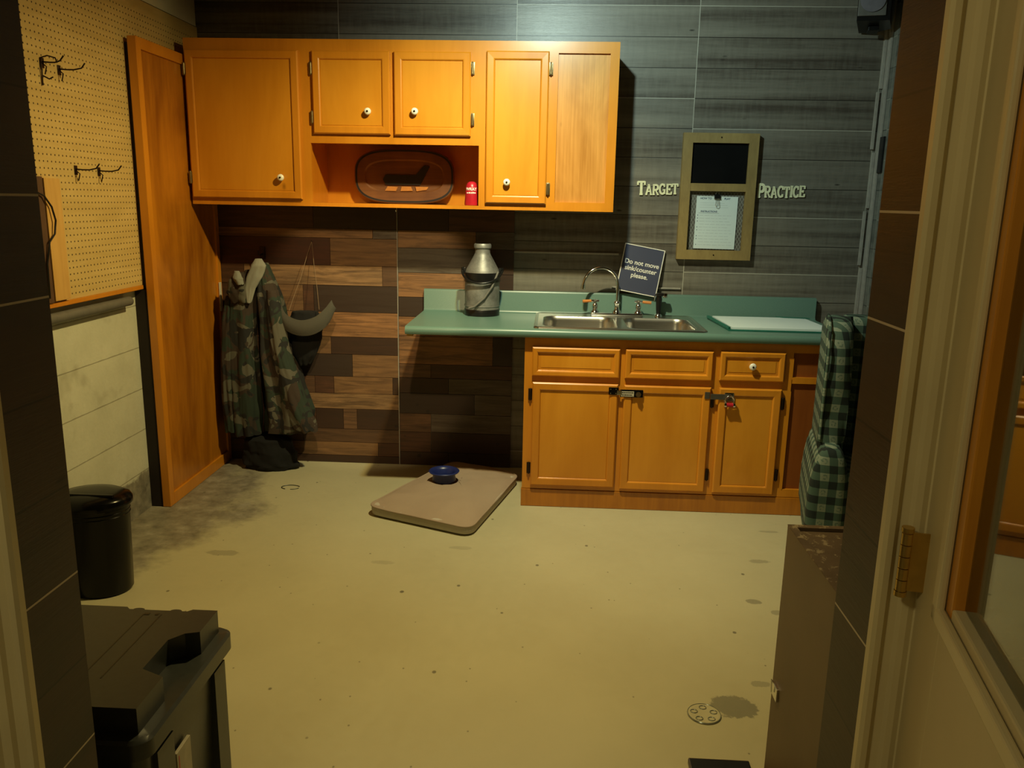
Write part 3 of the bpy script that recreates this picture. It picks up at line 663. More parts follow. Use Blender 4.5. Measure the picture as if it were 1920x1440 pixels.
def rrect(x0, x1, y0, y1, r, z, n=6):
    pts = []
    for cx, cy, a0 in ((x1-r, y1-r, 0), (x0+r, y1-r, PI/2), (x0+r, y0+r, PI), (x1-r, y0+r, 3*PI/2)):
        for i in range(n+1):
            a = a0+PI/2*i/n; pts.append((cx+r*math.cos(a), cy+r*math.sin(a), z))
    return pts
def sink():
    s = thing('sink', 'double-bowl stainless steel sink let into the teal worktop', 'sink', (.46, -.32, .91))
    x0, x1, y0, y1 = .0386, .882, -.600, -.050; z = .9125
    # deck with two holes made from strips
    bx = [(.082, .452), (.500, .842)]; by = (-.560, -.165)
    d = MB(); zt = z+.006
    d.box(x0, bx[0][0]+.02, y0, y1, z, zt); d.box(bx[0][1]-.02, bx[1][0]+.02, y0, y1, z, zt); d.box(bx[1][1]-.02, x1, y0, y1, z, zt)
    for a, b in bx: d.box(a, b, y0, by[0]+.02, z, zt); d.box(a, b, by[1]-.02, y1, z, zt)
    d.bm.free(); d.bm = bmesh.new()
    # grid of the deck: outer rim raised, inner bowls as lofts
    def ring(L): return L
    rim = [rrect(x0, x1, y0, y1, .03, z), rrect(x0+.001, x1-.001, y0+.001, y1-.001, .03, z+.005), rrect(x0+.008, x1-.008, y0+.008, y1-.008, .028, z+.008), rrect(x0+.018, x1-.018, y0+.018, y1-.018, .024, z+.004)]
    d.rings(rim, cap1=False)
    # planar deck with holes by triangulated fill
    outer = rrect(x0+.018, x1-.018, y0+.018, y1-.018, .024, z+.004); holes = [rrect(a, b, by[0], by[1], .07, z+.004, 8) for a, b in bx]
    es = []
    for L in [outer]+holes:
        vs = [d.bm.verts.new(p) for p in L]
        es += [d.bm.edges.new((vs[i], vs[(i+1) % len(vs)])) for i in range(len(vs))]
    bmesh.ops.triangle_fill(d.bm, use_beauty=True, use_dissolve=False, edges=es)
    d.build('rim', 'steel', s, smooth=35)
    for a, b in bx:
        k = MB(); L = []
        for i, dz, r in ((0, .004, .07), (.004, .0, .068), (.008, -.02, .066), (.014, -.14, .06), (.03, -.165, .05), (.06, -.172, .04), (.12, -.174, .03)):
            L.append(rrect(a+i, b-i, by[0]+i, by[1]-i, r, z+dz, 8))
        k.rings(L, cap1=True)
        for f in k.bm.faces: f.normal_flip()
        bo = k.build('basin', 'steel', s, smooth=60, normals=False)
        cx, cy = (a+b)/2, (by[0]+by[1])/2
        MB().lathe([(0, z-.170), (.03, z-.170), (.04, z-.1735), (.044, z-.173), (.044, z-.1715), (.036, z-.171)], cx, cy, 24).build('drain', 'chrome', bo, smooth=50)
    zt = z+.009
    f = thing('faucet', 'chrome gooseneck kitchen tap with two orange-tipped cross levers on the sink', 'tap', (.475, -.10, zt-.004))
    base = MB(); base.box(.335, .615, -.130, -.080, zt-.004, zt+.012, .006, 3); base.build('base_plate', 'chrome', f, smooth=40)
    n = MB(); n.lathe([(.026, zt+.010), (.024, zt+.020), (.015, zt+.030), (.014, zt+.055), (.018, zt+.062), (.018, zt+.070), (.010, zt+.078), (0, zt+.078)], .475, -.105, 24)
    n.build('spout_collar', 'chrome', f, smooth=50)
    P = [(.475, -.105, zt+.05), (.476, -.105, zt+.12)]
    # arc swings to the left and forward
    ax = Vector((-.185, -.035, 0)); c0 = Vector((.476, -.105, zt+.155))
    for i in range(19):
        a = PI*i/18*.94; P.append(tuple(c0+ax*.5*(1-math.cos(a))+Vector((0, 0, .098*math.sin(a)))))
    e = Vector(P[-1]); P.append(tuple(e+Vector((-.004, 0, -.012))))
    MB().tube(P, .0085, 14).build('spout', 'chrome', f, smooth=60)
    e2 = Vector(P[-1]); MB().cyl(e2, e2+Vector((-.001, 0, -.022)), .0125, .0115, 20).build('aerator', 'chrome', f, smooth=40)
    for x, sg in ((.358, -1), (.590, 1)):
        h = MB(); h.lathe([(.024, zt+.010), (.022, zt+.018), (.012, zt+.028), (.016, zt+.045), (.014, zt+.058), (.008, zt+.062), (.010, zt+.072), (.010, zt+.082), (0, zt+.084)], x, -.105, 20)
        h.cyl((x-sg*.020, -.105, zt+.074), (x+sg*.028, -.110, zt+.074), .0065, seg=14)
        ho = h.build('lever', 'chrome', f, smooth=50)
        MB().cyl((x+sg*.022, -.110, zt+.074), (x+sg*.068, -.115, zt+.071), .0075, .0085, 16).build('lever_grip', 'pine_orange', ho, smooth=50)
    # spray head
    p = thing('side_sprayer', 'black side sprayer with a chrome trigger standing on the sink deck', 'sprayer', (.700, -.10, zt-.004))
    MB().lathe([(.022, zt-.004), (.020, zt+.006), (.013, zt+.012), (0, zt+.012)], .700, -.10, 20).build('sprayer_base', 'chrome', p, smooth=50)
    MB().lathe([(.011, zt+.010), (.014, zt+.04), (.017, zt+.09), (.012, zt+.115), (0, zt+.118)], .700, -.10, 20).build('sprayer_body', 'black', p, smooth=50)
    b = MB(); b.box(.684, .722, -.12, -.085, zt+.108, zt+.124, .004, 2); b.build('sprayer_head', 'black', p, smooth=40)
    b = MB(); b.box(.718, .742, -.116, -.092, zt+.100, zt+.124, .004, 2); b.build('spray_nozzle', 'chrome', p, smooth=40)
    MB().tube([(.684, -.10, zt+.118), (.676, -.102, zt+.10), (.674, -.102, zt+.08)], .004, 8).build('trigger', 'chrome', p, smooth=40)
M['pine_orange'] = plain('orange_wood_grip', (.55, .20, .04), .35)
sink()

# ================================================================ milk can, sign, papers
def milk_can():
    x, y, z = -.25, -.16, .9125
    t = thing('milk_can', 'small grey metal milk can with black bands and a wire bail handle on worktop', 'milk can', (x, y, z))
    MB().lathe([(0, z+.001), (.094, z+.001), (.095, z+.032), (.094, z+.034)], x, y).build('base_band', 'black', t, smooth=40)
    MB().lathe([(.0925, z+.030), (.0930, z+.205), (.0920, z+.225), (.085, z+.245), (.045, z+.318), (.040, z+.330), (.040, z+.350), (.046, z+.356), (.046, z+.372), (.042, z+.378), (.036, z+.378), (.035, z+.34), (0, z+.335)], x, y).build('can_body', 'can', t, smooth=40)
    MB().lathe([(.0945, z+.048), (.0955, z+.052), (.0945, z+.056)], x, y).build('bead_ring', 'can', t, smooth=60)
    MB().lathe([(.0935, z+.178), (.097, z+.180), (.097, z+.226), (.0935, z+.228)], x, y).build('upper_band', 'black', t, smooth=40)
    for s_ in (-1, 1):
        e = MB(); e.box(x+s_*.096-.008, x+s_*.096+.008, y-.012, y+.012, z+.215, z+.252, .003); e.cyl((x+s_*.103, y-.004, z+.240), (x+s_*.103, y-.004, z+.252), .010)
        e.build('handle_lug', 'black', t, smooth=40)
    P = []
    for i in range(25):
        a = PI*i/24; P.append((x-.108*math.cos(a), y-.112*math.sin(a)*1.0, z+.240-.062*math.sin(a)))
    MB().tube(P, .0055, 10).build('bail_handle', 'black', t, smooth=60)
    # loose strap running down the front of the can
    MB().tube([(x+.088, y-.055, z+.235), (x+.06, y-.085, z+.16), (x+.02, y-.102, z+.10), (x-.03, y-.105, z+.055), (x-.06, y-.100, z+.045)], .006, 8).build('strap', 'pipe_grey', t, smooth=60)
milk_can()

def counter_sign():
    W, H = .212, .248
    t = thing('notice_sign', 'dark navy notice with white lettering leaning behind the kitchen tap', 'sign', (.603, -.010, 1.045), local=True)
    t.rotation_euler = (math.radians(-10), math.radians(10), 0); t.location = (.578, -.062, 1.040+.0)
    MB().box(-W/2, W/2, 0, .006, 0, H, .001).build('sign_plate', 'sign_navy', t)
    b = MB(); k = .004
    for q in ((-W/2-k, -W/2, -k, H+k), (W/2, W/2+k, -k, H+k)): b.box(q[0], q[1], -.002, .008, q[2], q[3])
    b.box(-W/2, W/2, -.002, .008, H, H+k); b.box(-W/2, W/2, -.002, .008, -k, 0)
    b.build('sign_border', 'white_ink', t)
    tx = text_mesh('Do not move\nsink/counter\nplease.', .0345, 'w', .0006, .0005, space=1.0)
    tx.xform(Matrix.Translation((0, -.0008, H*.50))); tx.build('lettering', 'white_ink', t)
counter_sign()

def papers():
    t = thing('document_folder', 'dark green folder holding white sheets beside the sink', 'folder', (1.23, -.30, .913))
    b = MB(); z = .9130
    b.prism([(.965, -.095), (.992, -.52), (1.515, -.525), (1.50, -.10)], 2, z, z+.006)
    b.prism([(.960, -.10), (.972, -.10), (1.002, -.515), (.990, -.52)], 2, z+.006, z+.018)
    b.build('folder_cover', 'green_folder', t)
    p = MB(); p.prism([(.990, -.10), (1.012, -.505), (1.50, -.512), (1.475, -.10)], 2, z+.0065, z+.016)
    p.build('paper_stack', 'paper', t)
    MB().prism([(1.33, -.085), (1.49, -.10), (1.50, -.13), (1.36, -.11)], 2, z+.0165, z+.019).build('loose_slip', 'green_folder', t)
papers()

# ================================================================ open shelf: oval sign and red cup
def oval_sign():
    x, z = -.680, 1.487; y = -.080; W, H = .535, .285
    t = thing('carved_oval_sign', 'dark carved wooden oval plaque standing in the open shelf bay', 'plaque', (x, y, z))
    def stad(w, h, e=3.0, n=72):
        out = []
        for i in range(n):
            a = 2*PI*i/n; c, s_ = math.cos(a), math.sin(a)
            out.append((x+math.copysign(abs(c)**(2/e), c)*w/2, z+H/2+math.copysign(abs(s_)**(2/e), s_)*h/2))
        return out
    def R(w, h, y_): return [(p[0], y_, p[1]) for p in stad(w, h)]
    b = MB(); b.rings([R(W, H, y+.022), R(W, H, y+.004), R(W-.008, H-.008, y), R(W-.11, H-.11, y), R(W-.125, H-.125, y+.008)], cap0=True, cap1=True)
    b.build('plaque_body', 'sign_wood', t, smooth=30)
    # raised dark figure: a low bar with an upright leaning arm
    f = MB(); f.prism([(x-.10, z+.098), (x+.085, z+.098), (x+.135, z+.195), (x+.105, z+.200), (x+.06, z+.150), (x-.10, z+.150), (x-.115, z+.125)], 1, y+.001, y+.0078)
    f.build('raised_figure', 'sign_shade', t)
    l = MB(); l.prism([(x-.105, z+.066), (x-.045, z+.066), (x-.035, z+.088), (x-.09, z+.090)], 1, y+.002, y+.0078)
    l.prism([(x-.02, z+.066), (x+.045, z+.068), (x+.035, z+.090), (x-.015, z+.090)], 1, y+.002, y+.0078)
    l.prism([(x+.065, z+.066), (x+.12, z+.075), (x+.13, z+.090), (x+.06, z+.090)], 1, y+.002, y+.0078)
    l.build('raised_lettering', 'sign_lit', t)
    r = MB(); r.rings([R(W-.012, H-.012, y-.0004), R(W-.012, H-.012, y-.0012), R(W-.03, H-.03, y-.0012), R(W-.03, H-.03, y-.0004)], cap0=False, cap1=False)
    r.build('rim_line', 'sign_shade', t)
    MB().box(x-.10, x+.10, y+.022, y+.055, z, z+.05, .003).build('stand_block', 'sign_wood', t)
oval_sign()
def red_cup():
    x, y, z = -.300, -.262, 1.487
    t = thing('red_can', 'red can with white lettering in the right corner of the open shelf', 'can', (x, y, z))
    MB().lathe([(0, z+.0005), (.036, z+.0005), (.037, z+.004), (.033, z+.060), (.030, z+.095), (.022, z+.112), (.012, z+.118), (0, z+.119)], x, y, 40).build('can_body', 'red', t, smooth=40)
    # curved white lettering made from small raised bars around the can
    l = MB()
    def glyph(txt, zc, size, r):
        m = text_mesh(txt, size, 'w', .0006, .0006)
        for v in m.bm.verts:
            a = v.co.x/r; d = v.co.y; v.co = Vector((x+(r+.0004-d)*math.sin(a), y-(r+.0004-d)*math.cos(a), zc+v.co.z))
        l.merge(m.bm)
    glyph('WRAY', z+.080, .020, .0322)
    for k, (a0, a1) in enumerate(((-.75, -.45), (-.38, -.12), (-.05, .12), (.18, .42), (.48, .72))):
        q = [a0+(a1-a0)*i/4 for i in range(5)]; rr = .0335
        l.prism([(x+rr*math.sin(a), y-rr*math.cos(a)) for a in q]+[(x+(rr+.0006)*math.sin(a), y-(rr+.0006)*math.cos(a)) for a in q[::-1]], 2, z+.059, z+.065+.001*(k % 2))
    l.build('lettering', 'white_ink', t)
red_cup()

# ================================================================ notice board, letters
def noticeboard():
    x0, x1, z0, z1 = .788, 1.180, 1.224, 1.879; y = -.001; th = .038; fw = .050
    t = thing('notice_board', 'wooden framed board, black chalkboard above and wire mesh below', 'notice board', (.984, 0, z0))
    f = MB()
    def mitre(pts): f.prism(pts, 1, y-th, y)
    mitre([(x0, z0), (x1, z0), (x1-fw, z0+fw), (x0+fw, z0+fw)]); mitre([(x0, z1), (x0+fw, z1-fw), (x1-fw, z1-fw), (x1, z1)])
    mitre([(x0, z0), (x0+fw, z0+fw), (x0+fw, z1-fw), (x0, z1)]); mitre([(x1, z0), (x1, z1), (x1-fw, z1-fw), (x1-fw, z0+fw)])
    zm = 1.583; f.box(x0+fw, x1-fw, y-th+.002, y, zm, zm+.040)
    f.build('frame', 'frame_wood', t)
    MB().box(x0+fw+.0005, x1-fw-.0005, y-.022, y-.002, zm+.0405, z1-fw-.0005).build('chalkboard', 'chalk', t)
    MB().box(x0+fw+.0005, x1-fw-.0005, y-.010, y-.002, z0+fw+.0005, zm-.0005).build('wire_mesh', 'wiremesh', t)
    for a, b in ((.984, z0+.025), (.984, z1-.022)): MB().cyl((a, y-th-.0015, b), (a, y-th+.001, b), .004, seg=12).build('nail', 'dark_metal', t)
    p = thing('instruction_sheet', 'white handwritten instruction sheet clipped onto the lower half of the wooden board', 'paper', (.986, -.018, 1.281), local=True)
    p.rotation_euler = (0, math.radians(.5), 0)
    W, H = .218, .276
    MB().box(-W/2, W/2, 0, .0012, 0, H).build('sheet', 'paper', p)
    for body, px, pz, sz in (('HOW TO', -.060, H-.012, .014), ('PLAY', .052, H-.012, .014), ('INSTRUCTIONS', -.040, H-.080, .0125)):
        tx = text_mesh(body, sz, 'ink', .0002, .0003); tx.xform(Matrix.Translation((px, -.0004, pz))); tx.build('heading', 'ink', p)
    u = MB(); u.box(-.095, .015, -.0004, .0, H-.0885, H-.0875); u.build('underline', 'ink', p)
    l = MB()
    for i in range(11):
        zz = H-.10-i*.0155; 
        if i in (0, 1, 2, 4, 5, 7, 8, 10): MB().box(-.099, -.096, -.0004, 0, zz-.003, zz+.003).build('list_number', 'ink', p)
        x_ = -.088
        while x_ < .085-random.random()*.04:
            ln = random.uniform(.01, .03); l.box(x_, x_+ln, -.0003, 0, zz-.0008, zz+.0008); x_ += ln+.005
    for zz in (H-.035, H-.046, H-.058): l.box(-.09, random.uniform(.03, .09), -.0003, 0, zz-.0007, zz+.0007)
    l.build('handwriting', 'faint_ink', p)
    c = thing('binder_clip', 'black binder clip with looped wire gripping the instruction sheet', 'clip', (.986, -.022, 1.545), local=True)
    MB().prism([(-.016, 0), (.016, 0), (.014, .022), (-.014, .022)], 1, -.008, .012).build('clip_body', 'black', c)
    MB().tube([(-.005, -.008, .002), (-.0065, -.010, -.020), (-.009, -.010, -.032), (-.006, -.010, -.040), (.006, -.010, -.040), (.009, -.010, -.032), (.0065, -.010, -.020), (.005, -.008, .002)], .0013, 8).build('clip_wire', 'chrome', c, smooth=60)
    MB().tube([(-.010, -.003, .022), (-.006, -.002, .036), (0, -.002, .030), (.006, -.002, .036), (.010, -.003, .022)], .0012, 8).build('clip_wire', 'chrome', c, smooth=60)
noticeboard()

def letters():
    def arc(cx, cz, rx, rz, a0, a1, n=14): return [(cx+rx*math.cos(math.radians(a0+(a1-a0)*i/n)), cz+rz*math.sin(math.radians(a0+(a1-a0)*i/n))) for i in range(n+1)]
    G = {
     'T': (.80, [[(.40, 0), (.40, .95)], [(.04, .93), (.76, .93)], [(.06, .70), (.06, .96)], [(.74, .70), (.74, .96)], [(.24, .05), (.56, .05)]]),
     'A': (.90, [[(.14, .04), (.43, .95)], [(.76, .04), (.47, .95)], [(.25, .33), (.65, .33)], [(.02, .05), (.28, .05)], [(.62, .05), (.88, .05)], [(.28, .94), (.52, .94)]]),
     'R': (.88, [[(.18, 0), (.18, .97)], [(.18, .93)]+arc(.48, .70, .24, .23, 90, -90)+[(.18, .47)], [(.42, .47), (.74, .05)], [(.04, .05), (.34, .05)], [(.04, .94), (.3, .94)], [(.64, .05), (.86, .05)]]),
     'G': (.88, [arc(.45, .5, .34, .44, 50, 330, 26), [(.74, .04), (.74, .42)], [(.50, .42), (.86, .42)], [(.69, .68), (.69, .98)]]),
     'E': (.80, [[(.18, 0), (.18, .97)], [(.04, .93), (.72, .93)], [(.04, .05), (.74, .05)], [(.18, .49), (.50, .49)], [(.70, .70), (.70, .96)], [(.72, .02), (.72, .28)], [(.50, .38), (.50, .60)]]),
     'P': (.80, [[(.18, 0), (.18, .97)], [(.18, .93)]+arc(.46, .68, .26, .25, 90, -90)+[(.18, .43)], [(.04, .05), (.36, .05)], [(.04, .94), (.3, .94)]]),
     'C': (.84, [arc(.45, .5, .34, .44, 48, 318, 26), [(.70, .66), (.70, .98)], [(.70, .04), (.70, .30)]]),
     'I': (.44, [[(.22, 0), (.22, .97)], [(.06, .05), (.38, .05)], [(.06, .94), (.38, .94)]]),
    }
    def ribbon(mb, pts, hw, y0, y1):
        pts = [Vector((p[0], p[1])) for p in pts]; L, R_ = [], []
        for i, p in enumerate(pts):
            d = (pts[min(i+1, len(pts)-1)]-pts[max(i-1, 0)]).normalized(); n = Vector((-d.y, d.x)); L.append(p+n*hw); R_.append(p-n*hw)
        q = L+R_[::-1]; n = len(pts)
        A = [[mb.bm.verts.new((v.x, y, v.y)) for v in q] for y in (y0, y1)]; m = len(q)
        for i in range(m): mb.bm.faces.new((A[0][i], A[0][(i+1) % m], A[1][(i+1) % m], A[1][i]))
        for k in (0, 1):
            for i in range(n-1): mb.bm.faces.new((A[k][i], A[k][i+1], A[k][m-2-i], A[k][m-1-i]))
    def word(s_, x, z, cap, small, tilt, order, x_end):
        tot = sum(G[c][0]*(cap if i == 0 else small) for i, c in enumerate(s_)); k = (x_end-x)/tot
        for i, c in enumerate(s_):
            h = cap if i == 0 else small; w_ = G[c][0]*h*k; mb = MB()
            for q, st in enumerate(G[c][1]): ribbon(mb, [(p[0]*h*k, p[1]*h) for p in st], (.0050 if h < .065 else .0068)*(.72 if len(st) == 2 and q else 1), -.0066-.0003*q, -.001-.0001*q)
            for v in mb.bm.verts: v.co.y = v.co.y
            o = mb.build('wooden_letter', 'letter'); o.location = (x, -.001, z+random.uniform(-.002, .002)); o.rotation_euler = (0, random.uniform(-.03, .03), 0)
            tag(o, 'cream wooden letter %s, %s in the word %s on the grey wall' % (c, order[i], s_.lower()), 'letter', 'wooden letters of the word %s' % s_.lower())
            x += w_; z += tilt
    ords = ['first', 'second', 'third', 'fourth', 'fifth', 'sixth', 'seventh', 'eighth']
    word('TARGET', .563, 1.558, .073, .056, .0012, ords, .780)
    word('PRACTICE', 1.197, 1.553, .073, .060, .0010, ords, 1.447)
letters()

# ================================================================ left side: tall panel, pegboard, pipe
def tall_panel():
    x1 = -1.730; x0 = -1.770; yf = -.80; zt = 2.190
    t = thing('tall_side_panel', 'tall honey-coloured framed wood panel standing out from the back wall', 'panel', (x1, -.4, 0))
    MB().box(x0+.004, x1-.010, yf+.045, -.014, .06, zt-.05).build('panel_board', 'tall_panel', t)
    f = MB()
    f.box(x0, x1, yf, yf+.045, 0.001, zt, .003); f.box(x0, x1, -.055, -.013, 0.001, zt, .002)
    f.box(x0, x1, yf+.045, -.055, zt-.05, zt, .002); f.box(x0, x1, yf+.045, -.055, 0.001, .062, .002)
    f.build('panel_frame', 'honey', t)
    b = MB(); b.prism([(-1.828, -.795), (-1.774, -.795), (-1.774, -.012), (-1.828, -.012)], 2, .003, 1.075)
    b.box(-1.7885, -1.774, -.785, -.012, 1.075, 2.165)
    b.build('dark_backing', 'backing', t)
    MB().box(-1.7295, -1.724, -.060, -.035, .88, 1.04, .001).build('white_strip', 'outlet_white', t)
tall_panel()

def pegboard():
    t = thing('pegboard', 'tan perforated pegboard sheet mounted on the left wall', 'pegboard', (-1.80, -1.6, 1.09))
    MB().box(-1.7975, -1.7905, -3.2, -.001, 1.098, 2.375).build('perforated_sheet', 'peg', t)
    b = MB(); b.box(-1.829, -1.7985, -3.2, -.80, 1.075, 1.12); b.box(-1.829, -1.7985, -3.2, -.012, 2.32, 2.36)
    b.box(-1.829, -1.7985, -1.95, -1.91, 1.12, 2.32)
    b.build('furring_strip', 'pine', t)
    MB().box(-1.7985, -1.782, -3.2, -.80, 1.080, 1.0975, .001).build('bottom_ledge', 'honey', t)
pegboard()
def left_extras():
    o = MB().box(0, .019, -.050, .050, 0, .46, .002).build('pine_board', 'pine', None)
    o.location = (-1.7895, -1.452, 1.105); o.rotation_euler = (0, 0, 0)
    tag(o, 'pale pine board fixed upright over the near end of pegboard', 'board')
    o = MB().box(-1.7895, -1.775, -1.545, -1.504, 1.10, 1.57, .002).build('brown_batten', 'batten', None, (-1.782, -1.525, 1.10))
    tag(o, 'dark brown batten beside the pale pine board on left wall', 'batten')
    o = MB().tube([(-1.802, -2.9, 1.035), (-1.802, -.90, 1.035)], .021, 20).build('pipe', 'pipe_grey', None, (-1.802, -1.9, 1.035), smooth=60)
    tag(o, 'grey pipe running below the pegboard on the left wall', 'pipe')
    o = MB().tube([(-1.770, -1.56, 1.515), (-1.765, -1.52, 1.50), (-1.760, -1.488, 1.46), (-1.757, -1.476, 1.41), (-1.760, -1.485, 1.36), (-1.765, -1.515, 1.33), (-1.770, -1.535, 1.25), (-1.770, -1.540, 1.12)], .0035, 8).build('black_cable', 'black', None, (-1.77, -1.5, 1.15), smooth=60)
    tag(o, 'thin black cable looping out over the dark batten', 'cable')
    def hook(y, z, L, big=False):
        h = MB(); x = -1.790
        h.box(x, x+.003, y-.010, y+.010, z-.022, z+.014, .001)
        h.tube([(x+.003, y, z), (x+.03, y+.0, z-.002), (x+.03+L*.5, y, z-.002), (x+.03+L, y, z+.004), (x+.045+L, y, z+.022)], .0028, 8)
        h.tube([(x+.003, y-.006, z-.004), (x+.02, y-.006, z-.018), (x+.012, y-.006, z-.045)], .0024, 8)
        if big:
            h.tube([(x+.002, y-.012, z+.012), (x+.03, y-.012, z+.02), (x+.06, y-.012, z+.012), (x+.065, y-.012, z-.005)], .0026, 8)
            h.tube([(x+.002, y-.012, z+.012), (x+.006, y-.014, z-.03), (x+.004, y-.014, z-.085)], .0028, 8)
            h.tube([(x+.006, y-.012, z-.05), (x+.03, y-.012, z-.062), (x+.045, y-.012, z-.055)], .0026, 8)
        o = h.build('peg_hook', 'dark_metal', None, (x, y, z), smooth=60); return o
    tag(hook(-1.41, 1.985, .04, True), 'tangled brown wire hook bunch, leftmost of the upper pair on pegboard', 'hook', 'wire hooks on the pegboard')
    tag(hook(-1.305, 1.975, .06), 'straight brown wire hook, right one of the upper pair on pegboard', 'hook', 'wire hooks on the pegboard')
    tag(hook(-1.255, 1.605, .055), 'brown wire hook, left one of the lower pair on pegboard', 'hook', 'wire hooks on the pegboard')
    tag(hook(-1.085, 1.605, .055), 'brown wire hook, right one of the lower pair nearest the tall panel', 'hook', 'wire hooks on the pegboard')
left_extras()

# ================================================================ coat, hat, bag
def fold_tube(rows, seg=96, folds=9, amp=.14, seed=0, mb=None, steps=46, open_bottom=False):
    """rows: (z, xc, yc, half width, half depth), interpolated smoothly, pleated"""
    mb = mb or MB(); loops = []
    def interp(t):
        f = t*(len(rows)-1); i = min(int(f), len(rows)-2); k = f-i; k = k*k*(3-2*k)*.5+k*.5
        return [a+(b-a)*k for a, b in zip(rows[i], rows[i+1])]
    for s_ in range(steps+1):
        t = s_/steps; z, xc, yc, w_, d = interp(t); L = []
        for i in range(seg):
            a = 2*PI*i/seg
            m = 1+amp*(.25+t*.9)*math.sin(folds*a+seed+1.6*noise.noise(Vector((math.cos(a)*1.3, t*2.2, seed))))+.14*noise.noise(Vector((math.cos(a)*2.2+seed, math.sin(a)*2.2, t*5)))
            m += .05*noise.noise(Vector((math.cos(a)*6+seed, math.sin(a)*6, t*16)))
            L.append((xc+w_*m*math.cos(a), yc+d*m*math.sin(a), z+.012*noise.noise(Vector((a*2, seed, 0)))*(t > .9)))
        loops.append(L)
    mb.rings(loops, cap0=True, cap1=True); return mb
def coat():
    t = thing('camouflage_coat', 'woodland camouflage coat with pale lining hanging on the back wall', 'coat', (-1.48, -.10, .2))
    y = -.135
    fold_tube([(1.12, -1.525, y, .02, .03), (1.06, -1.535, y, .05, .05), (.97, -1.565, y, .07, .07), (.84, -1.575, y, .075, .08), (.66, -1.575, y, .075, .08), (.48, -1.575, y, .078, .085), (.32, -1.575, y, .08, .09), (.20, -1.575, y, .075, .085)], folds=6, amp=.10, seed=2).build('left_front', 'camo', t, smooth=80)
    fold_tube([(1.16, -1.44, y, .02, .03), (1.09, -1.435, y, .045, .05), (.98, -1.42, y, .065, .07), (.84, -1.40, y, .075, .085), (.67, -1.39, y, .085, .09), (.50, -1.355, y, .105, .095), (.34, -1.33, y, .125, .095), (.22, -1.345, y, .12, .09)], folds=7, amp=.12, seed=5).build('right_front', 'camo', t, smooth=80)
    fold_tube([(1.02, -1.385, y-.05, .03, .035), (.90, -1.365, y-.07, .045, .045), (.72, -1.345, y-.08, .050, .048), (.58, -1.31, y-.085, .055, .05), (.44, -1.275, y-.085, .062, .05), (.32, -1.235, y-.085, .065, .048), (.25, -1.215, y-.085, .062, .045)], folds=5, amp=.08, seed=9, seg=64).build('sleeve', 'camo', t, smooth=80)
    fold_tube([(.98, -1.63, y-.02, .02, .03), (.85, -1.640, y-.03, .035, .045), (.60, -1.655, y-.04, .035, .05), (.35, -1.655, y-.04, .038, .05), (.22, -1.655, y-.04, .036, .045)], folds=5, amp=.08, seed=13, seg=64).build('sleeve', 'camo', t, smooth=80)
    fold_tube([(1.11, -1.56, y-.04, .02, .02), (1.07, -1.57, y-.05, .05, .04), (1.00, -1.57, y-.05, .06, .045), (.95, -1.56, y-.045, .05, .04)], folds=4, amp=.12, seed=17, seg=48, steps=20).build('collar', 'camo', t, smooth=80)
    fold_tube([(1.185, -1.455, y-.04, .018, .014), (1.150, -1.455, y-.055, .040, .022), (1.09, -1.475, y-.060, .042, .020), (1.03, -1.50, y-.065, .028, .016), (.95, -1.505, y-.075, .010, .010)], folds=3, amp=.2, seed=21, seg=48, steps=24).build('pale_lining', 'white_cloth', t, smooth=80)
    fold_tube([(1.12, -1.565, y-.075, .014, .008), (1.08, -1.555, y-.092, .028, .012), (1.05, -1.540, y-.095, .016, .010)], folds=3, amp=.2, seed=25, seg=32, steps=14).build('pale_lining', 'white_cloth', t, smooth=80)
    h = MB(); h.tube([(-1.49, -.012, 1.20), (-1.49, -.05, 1.195), (-1.49, -.075, 1.20), (-1.49, -.08, 1.22)], .004, 8); h.box(-1.505, -1.475, -.016, -.011, 1.17, 1.24, .002)
    o = h.build('coat_hook', 'dark_metal', None, (-1.49, -.012, 1.17), smooth=50); tag(o, 'dark metal coat hook above the camouflage coat', 'hook')
coat()
